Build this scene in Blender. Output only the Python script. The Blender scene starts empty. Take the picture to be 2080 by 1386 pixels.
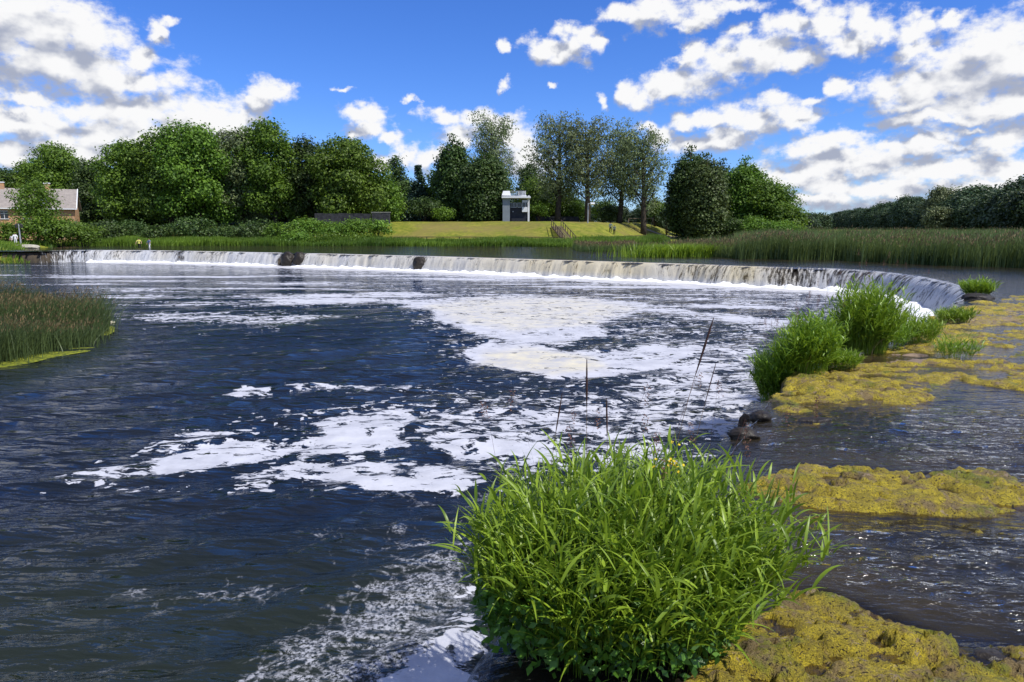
import bpy, bmesh, math, random
import numpy as np
from mathutils import Vector, Matrix
R = math.radians
rng = np.random.default_rng(7)
random.seed(7)
scn = bpy.context.scene
COL = scn.collection
PI = math.pi

# ------------------------------------------------------------------ camera
PW, PH, FPX = 2080.0, 1386.0, 1387.0
HOR = 460.0
PITCH = math.atan((PH/2-HOR)/FPX)
CZ = 2.8
cam = bpy.data.cameras.new('camera'); camo = bpy.data.objects.new('camera', cam); COL.objects.link(camo)
cam.sensor_width = 36; cam.lens = 36*FPX/PW; cam.clip_end = 9000; cam.clip_start = 0.05
camo.location = (0, 0, CZ); camo.rotation_euler = (PI/2-PITCH, 0, 0)
scn.camera = camo
cp, sp = math.cos(PITCH), math.sin(PITCH)
def ray(px, py):
    a, b = px-PW/2, PH/2-py
    return (a, FPX*cp+b*sp, -FPX*sp+b*cp)
def P(px, py, z=0.0):                      # photo point -> the place on the level z
    d = ray(px, py); t = (z-CZ)/d[2]
    return (d[0]*t, d[1]*t)
def at(px, py, Y):                         # photo point -> the place at distance Y
    d = ray(px, py); t = Y/d[1]
    return (d[0]*t, Y, CZ+d[2]*t)
def proj(x, y, z):
    z = z-CZ
    dep = y*cp-z*sp; up = y*sp+z*cp
    dep = np.maximum(dep, 0.05)
    return PW/2+FPX*x/dep, PH/2-FPX*up/dep

# ------------------------------------------------------------------ light
SUN_AZ, SUN_EL = R(120), R(53)              # clockwise from the view direction
sd_ = Vector((math.sin(SUN_AZ)*math.cos(SUN_EL), math.cos(SUN_AZ)*math.cos(SUN_EL), math.sin(SUN_EL)))
sun = bpy.data.lights.new('sun', 'SUN'); suno = bpy.data.objects.new('sun', sun); COL.objects.link(suno)
sun.energy = 4.8; sun.angle = R(0.53); sun.color = (1.0, 0.955, 0.88)
suno.rotation_euler = sd_.to_track_quat('Z', 'Y').to_euler()
suno.location = (60, 20, 80)
scn.view_settings.view_transform = 'Standard'; scn.view_settings.look = 'None'
scn.view_settings.exposure = 0.06; scn.view_settings.gamma = 1.0
scn.cycles.max_bounces = 8; scn.cycles.transparent_max_bounces = 16
scn.cycles.caustics_reflective = False; scn.cycles.caustics_refractive = False
scn.cycles.sample_clamp_indirect = 6

# ------------------------------------------------------------------ node helper
class NT:
    def __init__(s, tree): s.t = tree; s.n = tree.nodes; s.l = tree.links
    def add(s, typ, **kw):
        nd = s.n.new(typ)
        ins = kw.pop('ins', {})
        for k, v in kw.items(): setattr(nd, k, v)
        for k, v in ins.items(): s.put(nd.inputs[k], v)
        return nd
    def put(s, sock, v):
        if isinstance(v, bpy.types.NodeSocket): s.l.new(v, sock)
        elif isinstance(v, bpy.types.Node): s.l.new(v.outputs[0], sock)
        else: sock.default_value = v
    def m(s, op, a, b=0.0, c=0.0, clamp=False):
        nd = s.n.new('ShaderNodeMath'); nd.operation = op; nd.use_clamp = clamp
        for i, v in enumerate((a, b, c)): s.put(nd.inputs[i], v)
        return nd.outputs[0]
    def v(s, op, a, b=(0,0,0), c=(0,0,0)):
        nd = s.n.new('ShaderNodeVectorMath'); nd.operation = op
        s.put(nd.inputs[0], a); s.put(nd.inputs[1], b)
        if op == 'MULTIPLY_ADD': s.put(nd.inputs[2], c)
        return nd.outputs[1] if op in ('LENGTH', 'DOT_PRODUCT', 'DISTANCE') else nd.outputs[0]
    def mr(s, x, a, b, c=0.0, d=1.0, smooth=True):
        nd = s.n.new('ShaderNodeMapRange'); nd.interpolation_type = 'SMOOTHSTEP' if smooth else 'LINEAR'
        for i, v in enumerate((x, a, b, c, d)): s.put(nd.inputs[i], v)
        return nd.outputs[0]
    def noise(s, vec, scale, detail=3, rough=0.5, out=0, dist=0.0):
        nd = s.n.new('ShaderNodeTexNoise')
        s.put(nd.inputs['Vector'], vec); nd.inputs['Scale'].default_value = scale
        nd.inputs['Detail'].default_value = detail; nd.inputs['Roughness'].default_value = rough
        nd.inputs['Distortion'].default_value = dist
        return nd.outputs[out]
    def mix(s, f, a, b):
        nd = s.n.new('ShaderNodeMix'); nd.data_type = 'RGBA'
        s.put(nd.inputs[0], f)
        for i, v in ((6, a), (7, b)):
            if isinstance(v, tuple) and len(v) == 3: v = v+(1,)
            s.put(nd.inputs[i], v)
        return nd.outputs[2]
    def attr(s, name):
        nd = s.n.new('ShaderNodeAttribute'); nd.attribute_name = name
        return nd.outputs[2]
    def mapping(s, vec, rot=(0,0,0), scale=(1,1,1)):
        nd = s.n.new('ShaderNodeMapping'); s.put(nd.inputs[0], vec)
        nd.inputs[2].default_value = rot; nd.inputs[3].default_value = scale
        return nd.outputs[0]

# ------------------------------------------------------------------ world: sky with clouds
world = bpy.data.worlds.new('World'); scn.world = world; world.use_nodes = True
W = NT(world.node_tree); W.n.clear()
# cloud puffs: photo x, y of the centre, radius x, radius y (px)
CLOUDS = [(70,60,120,70),(170,70,50,60),(120,130,170,50),(20,30,60,60),(290,165,90,28),(40,20,90,50),
 (285,110,38,26),(315,60,22,20),(345,45,22,8),(550,180,48,26),(520,205,28,18),(585,175,20,14),
 (160,225,70,28),(280,235,120,48),(400,245,110,42),(200,270,110,45),(320,285,120,45),(470,240,60,35),(450,270,90,35),
 (110,285,36,30),(20,255,60,30),(70,240,40,25),(20,320,45,26),(160,315,90,25),(60,200,45,14),
 (748,240,38,24),(752,268,40,16),(720,280,28,14),(790,285,26,12),(825,312,30,22),(830,206,14,9),(770,330,35,18),
 (890,243,46,18),(960,246,50,22),(1010,250,45,30),(1040,290,60,50),(1070,330,50,35),(930,285,50,28),(880,320,45,25),
 (1100,95,36,22),(1150,100,60,26),(1190,72,36,28),(1225,82,22,22),(1150,60,30,18),
 (1024,103,16,14),(1030,172,14,12),(1207,212,17,18),(720,180,22,7),(1110,172,16,6),
 (1260,15,40,20),(1330,20,70,30),(1430,25,60,30),(1400,50,50,14),(1500,8,60,18),(1640,12,30,24),
 (1270,190,26,26),(1310,195,55,30),(1345,150,32,24),(1380,170,80,42),(1400,110,30,28),(1470,140,85,42),(1510,70,26,22),
 (1540,110,90,42),(1590,60,45,28),(1620,120,50,26),(1660,50,36,36),(1740,40,36,38),(1710,75,50,24),(1760,60,28,28),
 (1800,60,30,30),(1840,70,35,30),(1880,40,28,20),(1940,30,24,12),(1860,100,50,25),(1900,95,45,22),
 (2000,90,90,45),(2060,120,80,80),(1960,150,110,60),(1880,170,110,50),(1790,180,45,38),(1850,215,90,22),
 (2000,220,120,32),(1930,240,160,16),(2060,210,90,40),
 (1320,250,26,12),(1340,275,40,26),(1420,250,36,22),(1480,240,60,28),(1570,215,50,24),(1530,250,90,28),(1600,245,60,30),(1480,290,80,22),
 (1650,205,40,14),(1710,170,26,22),(1735,165,15,14),(1390,300,60,22),
 (1700,290,55,26),(1640,310,70,30),(1800,300,70,30),(1740,340,150,30),(1900,290,70,32),(2040,275,70,32),(1980,260,40,14),
 (1900,340,150,32),(2040,340,90,36),(1640,360,110,30),(1780,385,180,26),(2000,385,130,28),(1650,410,110,20),(1830,425,200,20),
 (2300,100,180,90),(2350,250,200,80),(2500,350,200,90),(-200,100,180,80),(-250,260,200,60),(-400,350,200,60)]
def azel(px, py):
    d = Vector(ray(px, py)); d.normalize()
    return math.atan2(d.x, d.y), math.asin(d.z)
def build_field():
    g = bpy.data.node_groups.new('cloud_field', 'ShaderNodeTree')
    g.interface.new_socket('uv', in_out='INPUT', socket_type='NodeSocketVector')
    g.interface.new_socket('field', in_out='OUTPUT', socket_type='NodeSocketFloat'); g.interface.new_socket('body', in_out='OUTPUT', socket_type='NodeSocketFloat')
    G = NT(g); gi = G.n.new('NodeGroupInput'); go = G.n.new('NodeGroupOutput')
    uv = gi.outputs[0]
    n1 = G.noise(uv, 10, 3, 0.55, out=1)
    w = G.v('MULTIPLY_ADD', G.v('SUBTRACT', n1, (.5,.5,.5)), (0.085,0.05,0), uv)
    w = G.v('MULTIPLY_ADD', G.v('SUBTRACT', G.noise(uv, 38, 4, 0.6, out=1), (.5,.5,.5)), (0.040,0.030,0), w)
    best = None
    for (px, py, rx, ry) in CLOUDS:
        a, e = azel(px, py); rx2, ry2 = rx/FPX*1.12, ry/FPX*1.10
        if px > 1200: rx2 *= .90; ry2 *= .90
        q = G.v('MULTIPLY_ADD', w, (1/rx2, 1/ry2, 0), (-a/rx2, -e/ry2, 0))
        l = G.v('LENGTH', q)
        if best is None: best = l
        else:
            nd = G.n.new('ShaderNodeMath'); nd.operation = 'SMOOTH_MIN'
            G.put(nd.inputs[0], best); G.put(nd.inputs[1], l); nd.inputs[2].default_value = 0.35
            best = nd.outputs[0]
    st = G.v('MULTIPLY', uv, (1, 1.5, 1))
    n2 = G.noise(st, 34, 9, 0.62)
    n3 = G.noise(st, 8, 3, 0.5)
    F = G.m('SUBTRACT', 1.0, best)
    F = G.m('MAXIMUM', F, -1.0)
    F = G.m('MULTIPLY_ADD', G.m('SUBTRACT', n3, .5), 0.6, F)
    Fs = G.m('MULTIPLY_ADD', G.m('SUBTRACT', G.noise(st, 22, 3, 0.5), .5), 1.6, F)
    F = G.m('MULTIPLY_ADD', G.m('SUBTRACT', n2, .5), 2.0, F)
    G.put(go.inputs[1], Fs)
    G.put(go.inputs[0], F)
    return g
fg = build_field()
tc = W.n.new('ShaderNodeTexCoord')
sep = W.n.new('ShaderNodeSeparateXYZ'); W.put(sep.inputs[0], W.v('NORMALIZE', tc.outputs['Generated']))
az = W.m('ARCTAN2', sep.outputs[0], sep.outputs[1]); el = W.m('ARCSINE', sep.outputs[2])
elm = W.m('MAXIMUM', el, -0.02)
cb = W.n.new('ShaderNodeCombineXYZ'); W.put(cb.inputs[0], az); W.put(cb.inputs[1], elm)
uv = cb.outputs[0]
def fieldat(v):
    nd = W.n.new('ShaderNodeGroup'); nd.node_tree = fg; W.put(nd.inputs[0], v); return nd.outputs[0], nd.outputs[1]
F1, B1 = fieldat(uv); F2, B2 = fieldat(W.v('ADD', uv, (0.010, 0.022, 0)))
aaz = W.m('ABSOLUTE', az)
over = W.m('MAXIMUM', W.mr(el, 0.38, 0.62), W.mr(aaz, 0.95, 1.25))  # unseen cloud cover overhead and behind, added to whiten the ambient fill
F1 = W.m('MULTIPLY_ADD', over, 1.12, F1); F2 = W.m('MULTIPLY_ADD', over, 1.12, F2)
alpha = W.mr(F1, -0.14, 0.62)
lit = W.m('MULTIPLY_ADD', W.m('SUBTRACT', F1, F2), 0.34, 0.64)
lit = W.m('MULTIPLY_ADD', W.m('SUBTRACT', B1, B2), 1.0, lit)
lit = W.m('MULTIPLY_ADD', W.m('SUBTRACT', W.noise(uv, 7, 2), .5), 0.22, lit)
lit = W.m('SUBTRACT', lit, W.m('MULTIPLY', W.m('MAXIMUM', W.m('SUBTRACT', F1, 0.55), 0), 0.28))
lit = W.mr(lit, 0.05, 0.95)
ccol = W.mix(lit, (0.40,0.44,0.56), (0.97,0.97,0.98))
sky = W.n.new('ShaderNodeTexSky'); sky.sky_type = 'NISHITA'; sky.sun_disc = False
sky.sun_elevation = SUN_EL; sky.sun_rotation = SUN_AZ; sky.altitude = 50; sky.air_density = 1.0; sky.dust_density = 0.0; sky.ozone_density = 3.0
hs = W.n.new('ShaderNodeHueSaturation'); hs.inputs['Saturation'].default_value = 1.16; hs.inputs['Value'].default_value = 1.0
W.put(hs.inputs['Color'], sky.outputs[0])
bg1 = W.n.new('ShaderNodeBackground'); bg1.inputs[1].default_value = 0.13; W.put(bg1.inputs[0], W.v('MULTIPLY', hs.outputs[0], (0.50, 0.70, 1.20)))
bg2 = W.n.new('ShaderNodeBackground'); bg2.inputs[1].default_value = 0.95; W.put(bg2.inputs[0], ccol)
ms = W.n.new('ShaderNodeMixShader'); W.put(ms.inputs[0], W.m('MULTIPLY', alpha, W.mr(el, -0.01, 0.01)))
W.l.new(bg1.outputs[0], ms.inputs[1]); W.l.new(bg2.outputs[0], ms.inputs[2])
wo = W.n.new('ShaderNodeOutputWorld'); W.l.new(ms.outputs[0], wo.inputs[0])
world.cycles.sampling_method = 'MANUAL'; world.cycles.sample_map_resolution = 512

# ------------------------------------------------------------------ object helpers
def tag(o, label=None, cat=None, group=None, kind=None):
    if label: o['label'] = label
    if cat: o['category'] = cat
    if group: o['group'] = group
    if kind: o['kind'] = kind
    return o
def empty(name, loc, rz=0.0, **kw):
    o = bpy.data.objects.new(name, None); COL.objects.link(o); o.location = loc; o.rotation_euler = (0,0,rz)
    o.empty_display_size = 0.3
    return tag(o, **kw)
def npmesh(name, verts, quads, mat, parent=None, attrs=None, smooth=False, tris=None, loc=None):
    me = bpy.data.meshes.new(name)
    verts = np.asarray(verts, np.float32); n = len(verts)
    quads = np.asarray(quads, np.int32) if quads is not None else np.zeros((0,4), np.int32)
    nt = 0 if tris is None else len(tris)
    me.vertices.add(n); me.vertices.foreach_set('co', verts.ravel())
    nl = quads.size + nt*3
    me.loops.add(nl); nf = len(quads)+nt; me.polygons.add(nf)
    idx = quads.ravel(); starts = np.arange(len(quads), dtype=np.int32)*4
    if nt:
        idx = np.concatenate([idx, np.asarray(tris, np.int32).ravel()])
        starts = np.concatenate([starts, quads.size+np.arange(nt, dtype=np.int32)*3])
    me.loops.foreach_set('vertex_index', idx.astype(np.int32)); me.polygons.foreach_set('loop_start', starts.astype(np.int32))
    if smooth: me.polygons.foreach_set('use_smooth', np.ones(nf, bool))
    for k, a in (attrs or {}).items():
        at_ = me.attributes.new(k, 'FLOAT', 'POINT'); at_.data.foreach_set('value', np.asarray(a, np.float32).ravel())
    me.update(calc_edges=True); me.validate()
    if mat: me.materials.append(mat)
    o = bpy.data.objects.new(name, me); COL.objects.link(o)
    if parent: o.parent = parent
    if loc is not None: o.location = loc
    return o
class MB:
    """collects boxes, tubes, prisms into one mesh"""
    def __init__(s): s.v = []; s.f = []
    def box(s, c, size, rz=0.0, rx=0.0):
        cx, cy, cz = c; a, b, h = [q/2 for q in size]; n = len(s.v)
        M = Matrix.Rotation(rz, 3, 'Z') @ Matrix.Rotation(rx, 3, 'X')
        for x in (-a, a):
            for y in (-b, b):
                for z in (-h, h): s.v.append(tuple(M @ Vector((x,y,z)) + Vector(c)))
        for q in ((0,1,3,2),(4,6,7,5),(0,4,5,1),(2,3,7,6),(0,2,6,4),(1,5,7,3)): s.f.append([n+i for i in q])
        return s
    def tube(s, pts, rad, seg=8):
        n0 = len(s.v); pts = [Vector(p) for p in pts]
        for i, p in enumerate(pts):
            d = (pts[min(i+1, len(pts)-1)]-pts[max(i-1, 0)]).normalized()
            a = d.orthogonal().normalized() if i == 0 else (a - d*a.dot(d)).normalized()
            b = d.cross(a); r = rad[i] if isinstance(rad, (list, tuple)) else rad
            for k in range(seg):
                t = 2*PI*k/seg; s.v.append(tuple(p+a*(r*math.cos(t))+b*(r*math.sin(t))))
        for i in range(len(pts)-1):
            for k in range(seg):
                k2 = (k+1) % seg
                s.f.append([n0+i*seg+k, n0+i*seg+k2, n0+(i+1)*seg+k2, n0+(i+1)*seg+k])
        s.f.append([n0+k for k in range(seg)][::-1]); s.f.append([n0+(len(pts)-1)*seg+k for k in range(seg)])
        return s
    def poly(s, pts, faces):
        n = len(s.v); s.v += [tuple(p) for p in pts]; s.f += [[n+i for i in f] for f in faces]; return s
    def build(s, name, mat, parent=None, smooth=False, loc=None):
        me = bpy.data.meshes.new(name); me.from_pydata(s.v, [], s.f); me.update()
        if smooth: me.polygons.foreach_set('use_smooth', np.ones(len(me.polygons), bool))
        me.materials.append(mat)
        o = bpy.data.objects.new(name, me); COL.objects.link(o)
        if parent: o.parent = parent
        if loc: o.location = loc
        return o
def hash2(ix, iy, seed):
    h = (ix.astype(np.int64)*374761393 + iy.astype(np.int64)*668265263 + seed*1442695041) & 0xffffffff
    h = ((h ^ (h >> 13))*1274126177) & 0xffffffff
    return ((h ^ (h >> 16)) & 0xffff).astype(np.float32)/65535.0
def vnoise(x, y, seed=0):
    ix = np.floor(x); iy = np.floor(y); fx = x-ix; fy = y-iy
    fx = fx*fx*(3-2*fx); fy = fy*fy*(3-2*fy)
    a = hash2(ix, iy, seed); b = hash2(ix+1, iy, seed); c = hash2(ix, iy+1, seed); d = hash2(ix+1, iy+1, seed)
    return (a*(1-fx)+b*fx)*(1-fy)+(c*(1-fx)+d*fx)*fy
def fbm(x, y, oct=4, seed=0, gain=0.5):
    s = 0; a = 1; t = 0
    for o in range(oct):
        s = s+a*vnoise(x*2**o+o*17.3, y*2**o-o*9.1, seed+o); t += a; a *= gain
    return s/t
def sstep(x, a, b):
    t = np.clip((x-a)/(b-a), 0, 1); return t*t*(3-2*t)

# ------------------------------------------------------------------ materials
def new_mat(name):
    m = bpy.data.materials.new(name); m.use_nodes = True
    t = NT(m.node_tree); t.n.clear(); out = t.n.new('ShaderNodeOutputMaterial'); t.out = out
    return m, t
def geo_pos(t): return t.n.new('ShaderNodeNewGeometry').outputs['Position']
def plain(name, col, rough=0.7, var=0.25, scale=3.0, bump=0.0, spec=0.3, metal=0.0, col2=None):
    m, t = new_mat(name); tc = t.n.new('ShaderNodeTexCoord').outputs['Object']
    n = t.noise(tc, scale, 5, 0.6)
    c2 = col2 or tuple(c*(1-var) for c in col)
    b = t.add('ShaderNodeBsdfPrincipled', ins={'Base Color': t.mix(t.mr(n, .3, .7), col, c2), 'Roughness': rough, 'Specular IOR Level': spec, 'Metallic': metal})
    if bump:
        bp = t.add('ShaderNodeBump', ins={'Height': n, 'Distance': bump, 'Strength': 0.8}); t.put(b.inputs['Normal'], bp)
    t.put(t.out.inputs[0], b); return m
def leaf_mat(name, dark, light, trans=0.35, rough=0.55, tint=(0.5,0.9,0.12), obj_var=0.25):
    m, t = new_mat(name)
    tone = t.attr('tone')
    info = t.n.new('ShaderNodeObjectInfo').outputs['Random']
    c = t.mix(tone, dark, light)
    hs = t.n.new('ShaderNodeHueSaturation'); t.put(hs.inputs['Color'], c)
    t.put(hs.inputs['Value'], t.m('MULTIPLY_ADD', info, obj_var*1.6, 1-obj_var*0.8))
    t.put(hs.inputs['Hue'], t.m('MULTIPLY_ADD', info, 0.02, 0.49))
    c = hs.outputs[0]
    d = t.add('ShaderNodeBsdfPrincipled', ins={'Base Color': c, 'Roughness': rough, 'Specular IOR Level': 0.35})
    tr = t.add('ShaderNodeBsdfTranslucent', ins={'Color': t.mix(0.5, c, tint+(1,))})
    mx = t.add('ShaderNodeMixShader', ins={0: trans}); t.put(mx.inputs[1], d); t.put(mx.inputs[2], tr)
    t.put(t.out.inputs[0], mx); return m
M_LEAF = leaf_mat('foliage_green', (0.022,0.058,0.008), (0.20,0.33,0.030), 0.32, tint=(0.16,0.30,0.03))
M_LEAFD = leaf_mat('foliage_dark', (0.012,0.032,0.010), (0.095,0.155,0.028), 0.22, tint=(0.10,0.2,0.03))
M_LEAFG = leaf_mat('foliage_willow', (0.06,0.085,0.035), (0.26,0.32,0.13), 0.25, tint=(0.25,0.28,0.10))
M_OLIVE = leaf_mat('foliage_olive', (0.025,0.045,0.012), (0.13,0.19,0.045), 0.22, tint=(0.2,0.24,0.06))
M_LEAFY = leaf_mat('foliage_bright', (0.045,0.10,0.012), (0.17,0.30,0.03), 0.35, tint=(0.30,0.45,0.05))
M_CONIF = leaf_mat('foliage_conifer', (0.010,0.028,0.016), (0.035,0.075,0.040), 0.1, tint=(0.05,0.1,0.04))
M_FAR = leaf_mat('foliage_far', (0.022,0.045,0.022), (0.085,0.135,0.055), 0.2, tint=(0.12,0.2,0.06), obj_var=0.35)
M_BARK = plain('bark', (0.07,0.055,0.04), 0.9, 0.5, 2.0, 0.05)
M_BLADE = leaf_mat('grass_blades', (0.035,0.10,0.010), (0.29,0.44,0.035), 0.30, 0.38, tint=(0.42,0.60,0.04), obj_var=0.06)
M_REED = leaf_mat('reed_blades', (0.035,0.07,0.024), (0.20,0.25,0.065), 0.3, 0.5, tint=(0.25,0.33,0.06), obj_var=0.1)
M_RUSH = leaf_mat('rush_blades', (0.018,0.042,0.016), (0.13,0.18,0.055), 0.25, 0.5, tint=(0.16,0.18,0.05), obj_var=0.05)
M_REEDTOP = leaf_mat('reed_tops', (0.10,0.075,0.035), (0.24,0.18,0.075), 0.2, 0.7, tint=(0.3,0.2,0.08), obj_var=0.1)
M_STRIP = leaf_mat('bank_grass_blades', (0.06,0.12,0.015), (0.24,0.36,0.04), 0.35, 0.5, tint=(0.35,0.5,0.05), obj_var=0.05)
M_SEED = leaf_mat('seed_heads', (0.10,0.035,0.03), (0.26,0.13,0.09), 0.2, 0.7, tint=(0.3,0.15,0.1), obj_var=0.1)
M_STRAW = leaf_mat('straw', (0.20,0.14,0.06), (0.42,0.33,0.16), 0.1, 0.7, tint=(0.4,0.3,0.15), obj_var=0.05)
M_FORB = leaf_mat('broad_leaves', (0.030,0.085,0.012), (0.13,0.27,0.03), 0.3, 0.4, tint=(0.22,0.4,0.04), obj_var=0.06)
M_FLOWER = plain('yellow_petals', (0.75,0.55,0.02), 0.6, 0.1)

def water_bump(t, pos, specs, dist_fade=True):
    h = None
    for (scale, rot, sc, amp, det) in specs:
        n = t.noise(t.mapping(pos, (0,0,rot), sc), scale, det, 0.5)
        n = t.m('MULTIPLY', n, amp)
        h = n if h is None else t.m('ADD', h, n)
    return h
# ---- lower pool: dark water with floating foam
def mat_pool():
    m, t = new_mat('pool_water'); pos = geo_pos(t)
    foam = t.attr('foam'); cream = t.attr('cream'); thin = t.attr('thin')
    wig = t.v('MULTIPLY_ADD', t.v('SUBTRACT', t.noise(pos, 0.9, 3, 0.5, out=1), (.5,.5,.5)), (0.9,0.9,0), pos)
    fl = t.noise(t.mapping(wig, (0,0,0.15), (0.75,1.25,1)), 3.1, 5, 0.62)
    fl2 = t.noise(t.mapping(wig, (0,0,0.1), (0.30,1.2,1)), 1.1, 4, 0.6)
    lace = t.n.new('ShaderNodeTexVoronoi'); lace.feature = 'DISTANCE_TO_EDGE'; t.put(lace.inputs['Vector'], wig); lace.inputs['Scale'].default_value = 5.5
    lc = t.mr(lace.outputs['Distance'], 0.0, 0.28, 1.0, 0.0)
    f = t.m('ADD', foam, t.m('MULTIPLY', t.m('SUBTRACT', fl, .5), 2.9))
    f = t.m('ADD', f, t.m('MULTIPLY', t.m('SUBTRACT', fl2, .5), 1.7))
    f = t.m('ADD', f, t.m('MULTIPLY', t.m('SUBTRACT', t.noise(t.mapping(wig, (0,0,0.2), (0.6,1.5,1)), 9.5, 5, 0.65), .5), 1.5))
    msk = t.mr(f, 0.45, 0.60)
    wf = t.v('MULTIPLY_ADD', t.v('SUBTRACT', t.noise(pos, 7, 3, .6, out=1), (.5,.5,.5)), (.30,.22,0), wig)
    for vs, off in ((3.4, 0.0), (6.5, 0.06)):
        vo = t.n.new('ShaderNodeTexVoronoi'); t.put(vo.inputs['Vector'], t.mapping(wf, (0,0,.12), (0.62,1.25,1))); vo.inputs['Scale'].default_value = vs
        sx_ = t.n.new('ShaderNodeSeparateColor'); t.put(sx_.inputs[0], vo.outputs['Color'])
        keep_ = t.m('LESS_THAN', sx_.outputs[0], t.mr(t.m('ADD', foam, off), -0.40, 0.75, 0.0, 0.72, False))
        rad_ = t.m('MULTIPLY_ADD', sx_.outputs[1], 0.22, 0.16)
        fk = t.m('MULTIPLY', keep_, t.mr(t.m('SUBTRACT', rad_, vo.outputs['Distance']), 0.0, 0.06))
        fk = t.m('MULTIPLY', fk, t.m('GREATER_THAN', foam, -0.40))
        msk = t.m('MAXIMUM', msk, t.m('MULTIPLY', fk, 0.92))
    holes = t.n.new('ShaderNodeTexVoronoi'); t.put(holes.inputs['Vector'], wf); holes.inputs['Scale'].default_value = 9
    hk = t.mr(t.m('ADD', holes.outputs['Distance'], t.m('MULTIPLY', foam, .30)), 0.22, 0.32)
    msk = t.m('MULTIPLY', msk, t.m('MULTIPLY_ADD', hk, 0.55, 0.45))
    # thin bubbly lace near the foot of the ledge
    bub = t.noise(pos, 26, 4, 0.7)
    tf = t.m('ADD', t.m('MULTIPLY', thin, 1.0), t.m('MULTIPLY', t.m('SUBTRACT', fl, .5), 1.8))
    tf = t.m('ADD', tf, t.m('MULTIPLY', t.m('SUBTRACT', lc, 0.4), 0.30))
    tm = t.m('MULTIPLY', t.mr(tf, 0.42, 0.85), t.mr(bub, 0.40, 0.62))
    msk = t.m('MAXIMUM', msk, t.m('MULTIPLY', tm, 0.75), clamp=True)
    h = water_bump(t, pos, [(2.3, R(24), (0.38,1.6,1), 0.095, 2), (7.0, R(20), (0.5,1.6,1), 0.022, 3), (0.55, R(-10), (0.6,1.4,1), 0.10, 2)])
    bp = t.add('ShaderNodeBump', ins={'Height': h, 'Distance': 2.0, 'Strength': 1.0})
    deep = t.mix(t.mr(t.noise(pos, 0.12, 3), .35, .65), (0.006,0.010,0.018), (0.011,0.014,0.017))
    wcol = t.mix(t.attr('brown'), deep, (0.016,0.022,0.014))
    wat = t.add('ShaderNodeBsdfPrincipled', ins={'Base Color': wcol, 'Roughness': 0.07, 'IOR': 1.333, 'Specular IOR Level': 0.5, 'Normal': bp})
    fb = t.add('ShaderNodeBump', ins={'Height': t.m('ADD', t.m('MULTIPLY', fl, 0.5), t.m('MULTIPLY', bub, 0.12)), 'Distance': 0.06, 'Strength': 0.6})
    fcol = t.mix(cream, (0.55,0.56,0.60), (0.63,0.585,0.44))
    fcol = t.mix(t.mr(t.noise(pos, 1.7, 6, .7), .3, .75), fcol, (0.40,0.41,0.45))
    fo = t.add('ShaderNodeBsdfPrincipled', ins={'Base Color': fcol, 'Roughness': 0.75, 'Specular IOR Level': 0.2, 'Normal': fb})
    mx = t.add('ShaderNodeMixShader', ins={0: msk, 1: wat, 2: fo}); t.put(t.out.inputs[0], mx); return m
M_POOL = mat_pool()
# ---- upper river: shallow rippled sheet over the ledge
def mat_upper():
    m, t = new_mat('river_water'); pos = geo_pos(t)
    op = t.attr('opac'); rap = t.attr('rapid')
    h = water_bump(t, pos, [(3.2, R(-18), (0.5,1.5,1), 0.05, 4), (9, R(-25), (0.6,1.3,1), 0.028, 4), (0.8, R(-5), (0.35,1.2,1), 0.06, 2)])
    h = t.m('MULTIPLY', h, t.m('MULTIPLY_ADD', rap, 1.1, 0.75))
    bp = t.add('ShaderNodeBump', ins={'Height': h, 'Distance': 1.05, 'Strength': 1.0})
    body = t.mix(t.mr(t.noise(pos, .6, 4), .35, .65), (0.016,0.016,0.014), (0.040,0.032,0.018))
    d = t.add('ShaderNodeBsdfDiffuse', ins={'Color': body})
    tr = t.add('ShaderNodeBsdfTransparent', ins={'Color': (0.78,0.72,0.55,1)})
    sub = t.add('ShaderNodeMixShader', ins={0: op, 1: tr, 2: d})
    gl = t.add('ShaderNodeBsdfGlossy', ins={'Color': (1,1,1,1), 'Roughness': 0.06, 'Normal': bp})
    fr = t.add('ShaderNodeFresnel', ins={'IOR': 1.333, 'Normal': bp})
    mx = t.add('ShaderNodeMixShader', ins={0: fr, 1: sub, 2: gl})
    wn = t.noise(t.mapping(pos, (0,0,R(-15)), (0.7,1.4,1)), 15, 5, 0.7)
    wm = t.mr(t.m('ADD', wn, t.m('MULTIPLY', rap, 0.11)), 0.745, 0.80)  # white sparkles as diffuse colour, imitating sun glints on the rippled water
    fo = t.add('ShaderNodeBsdfDiffuse', ins={'Color': (0.75,0.78,0.8,1)})
    mx2 = t.add('ShaderNodeMixShader', ins={0: t.m('MULTIPLY', wm, 0.4), 1: mx, 2: fo})
    t.put(t.out.inputs[0], mx2); return m
M_RIVER = mat_upper()
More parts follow.
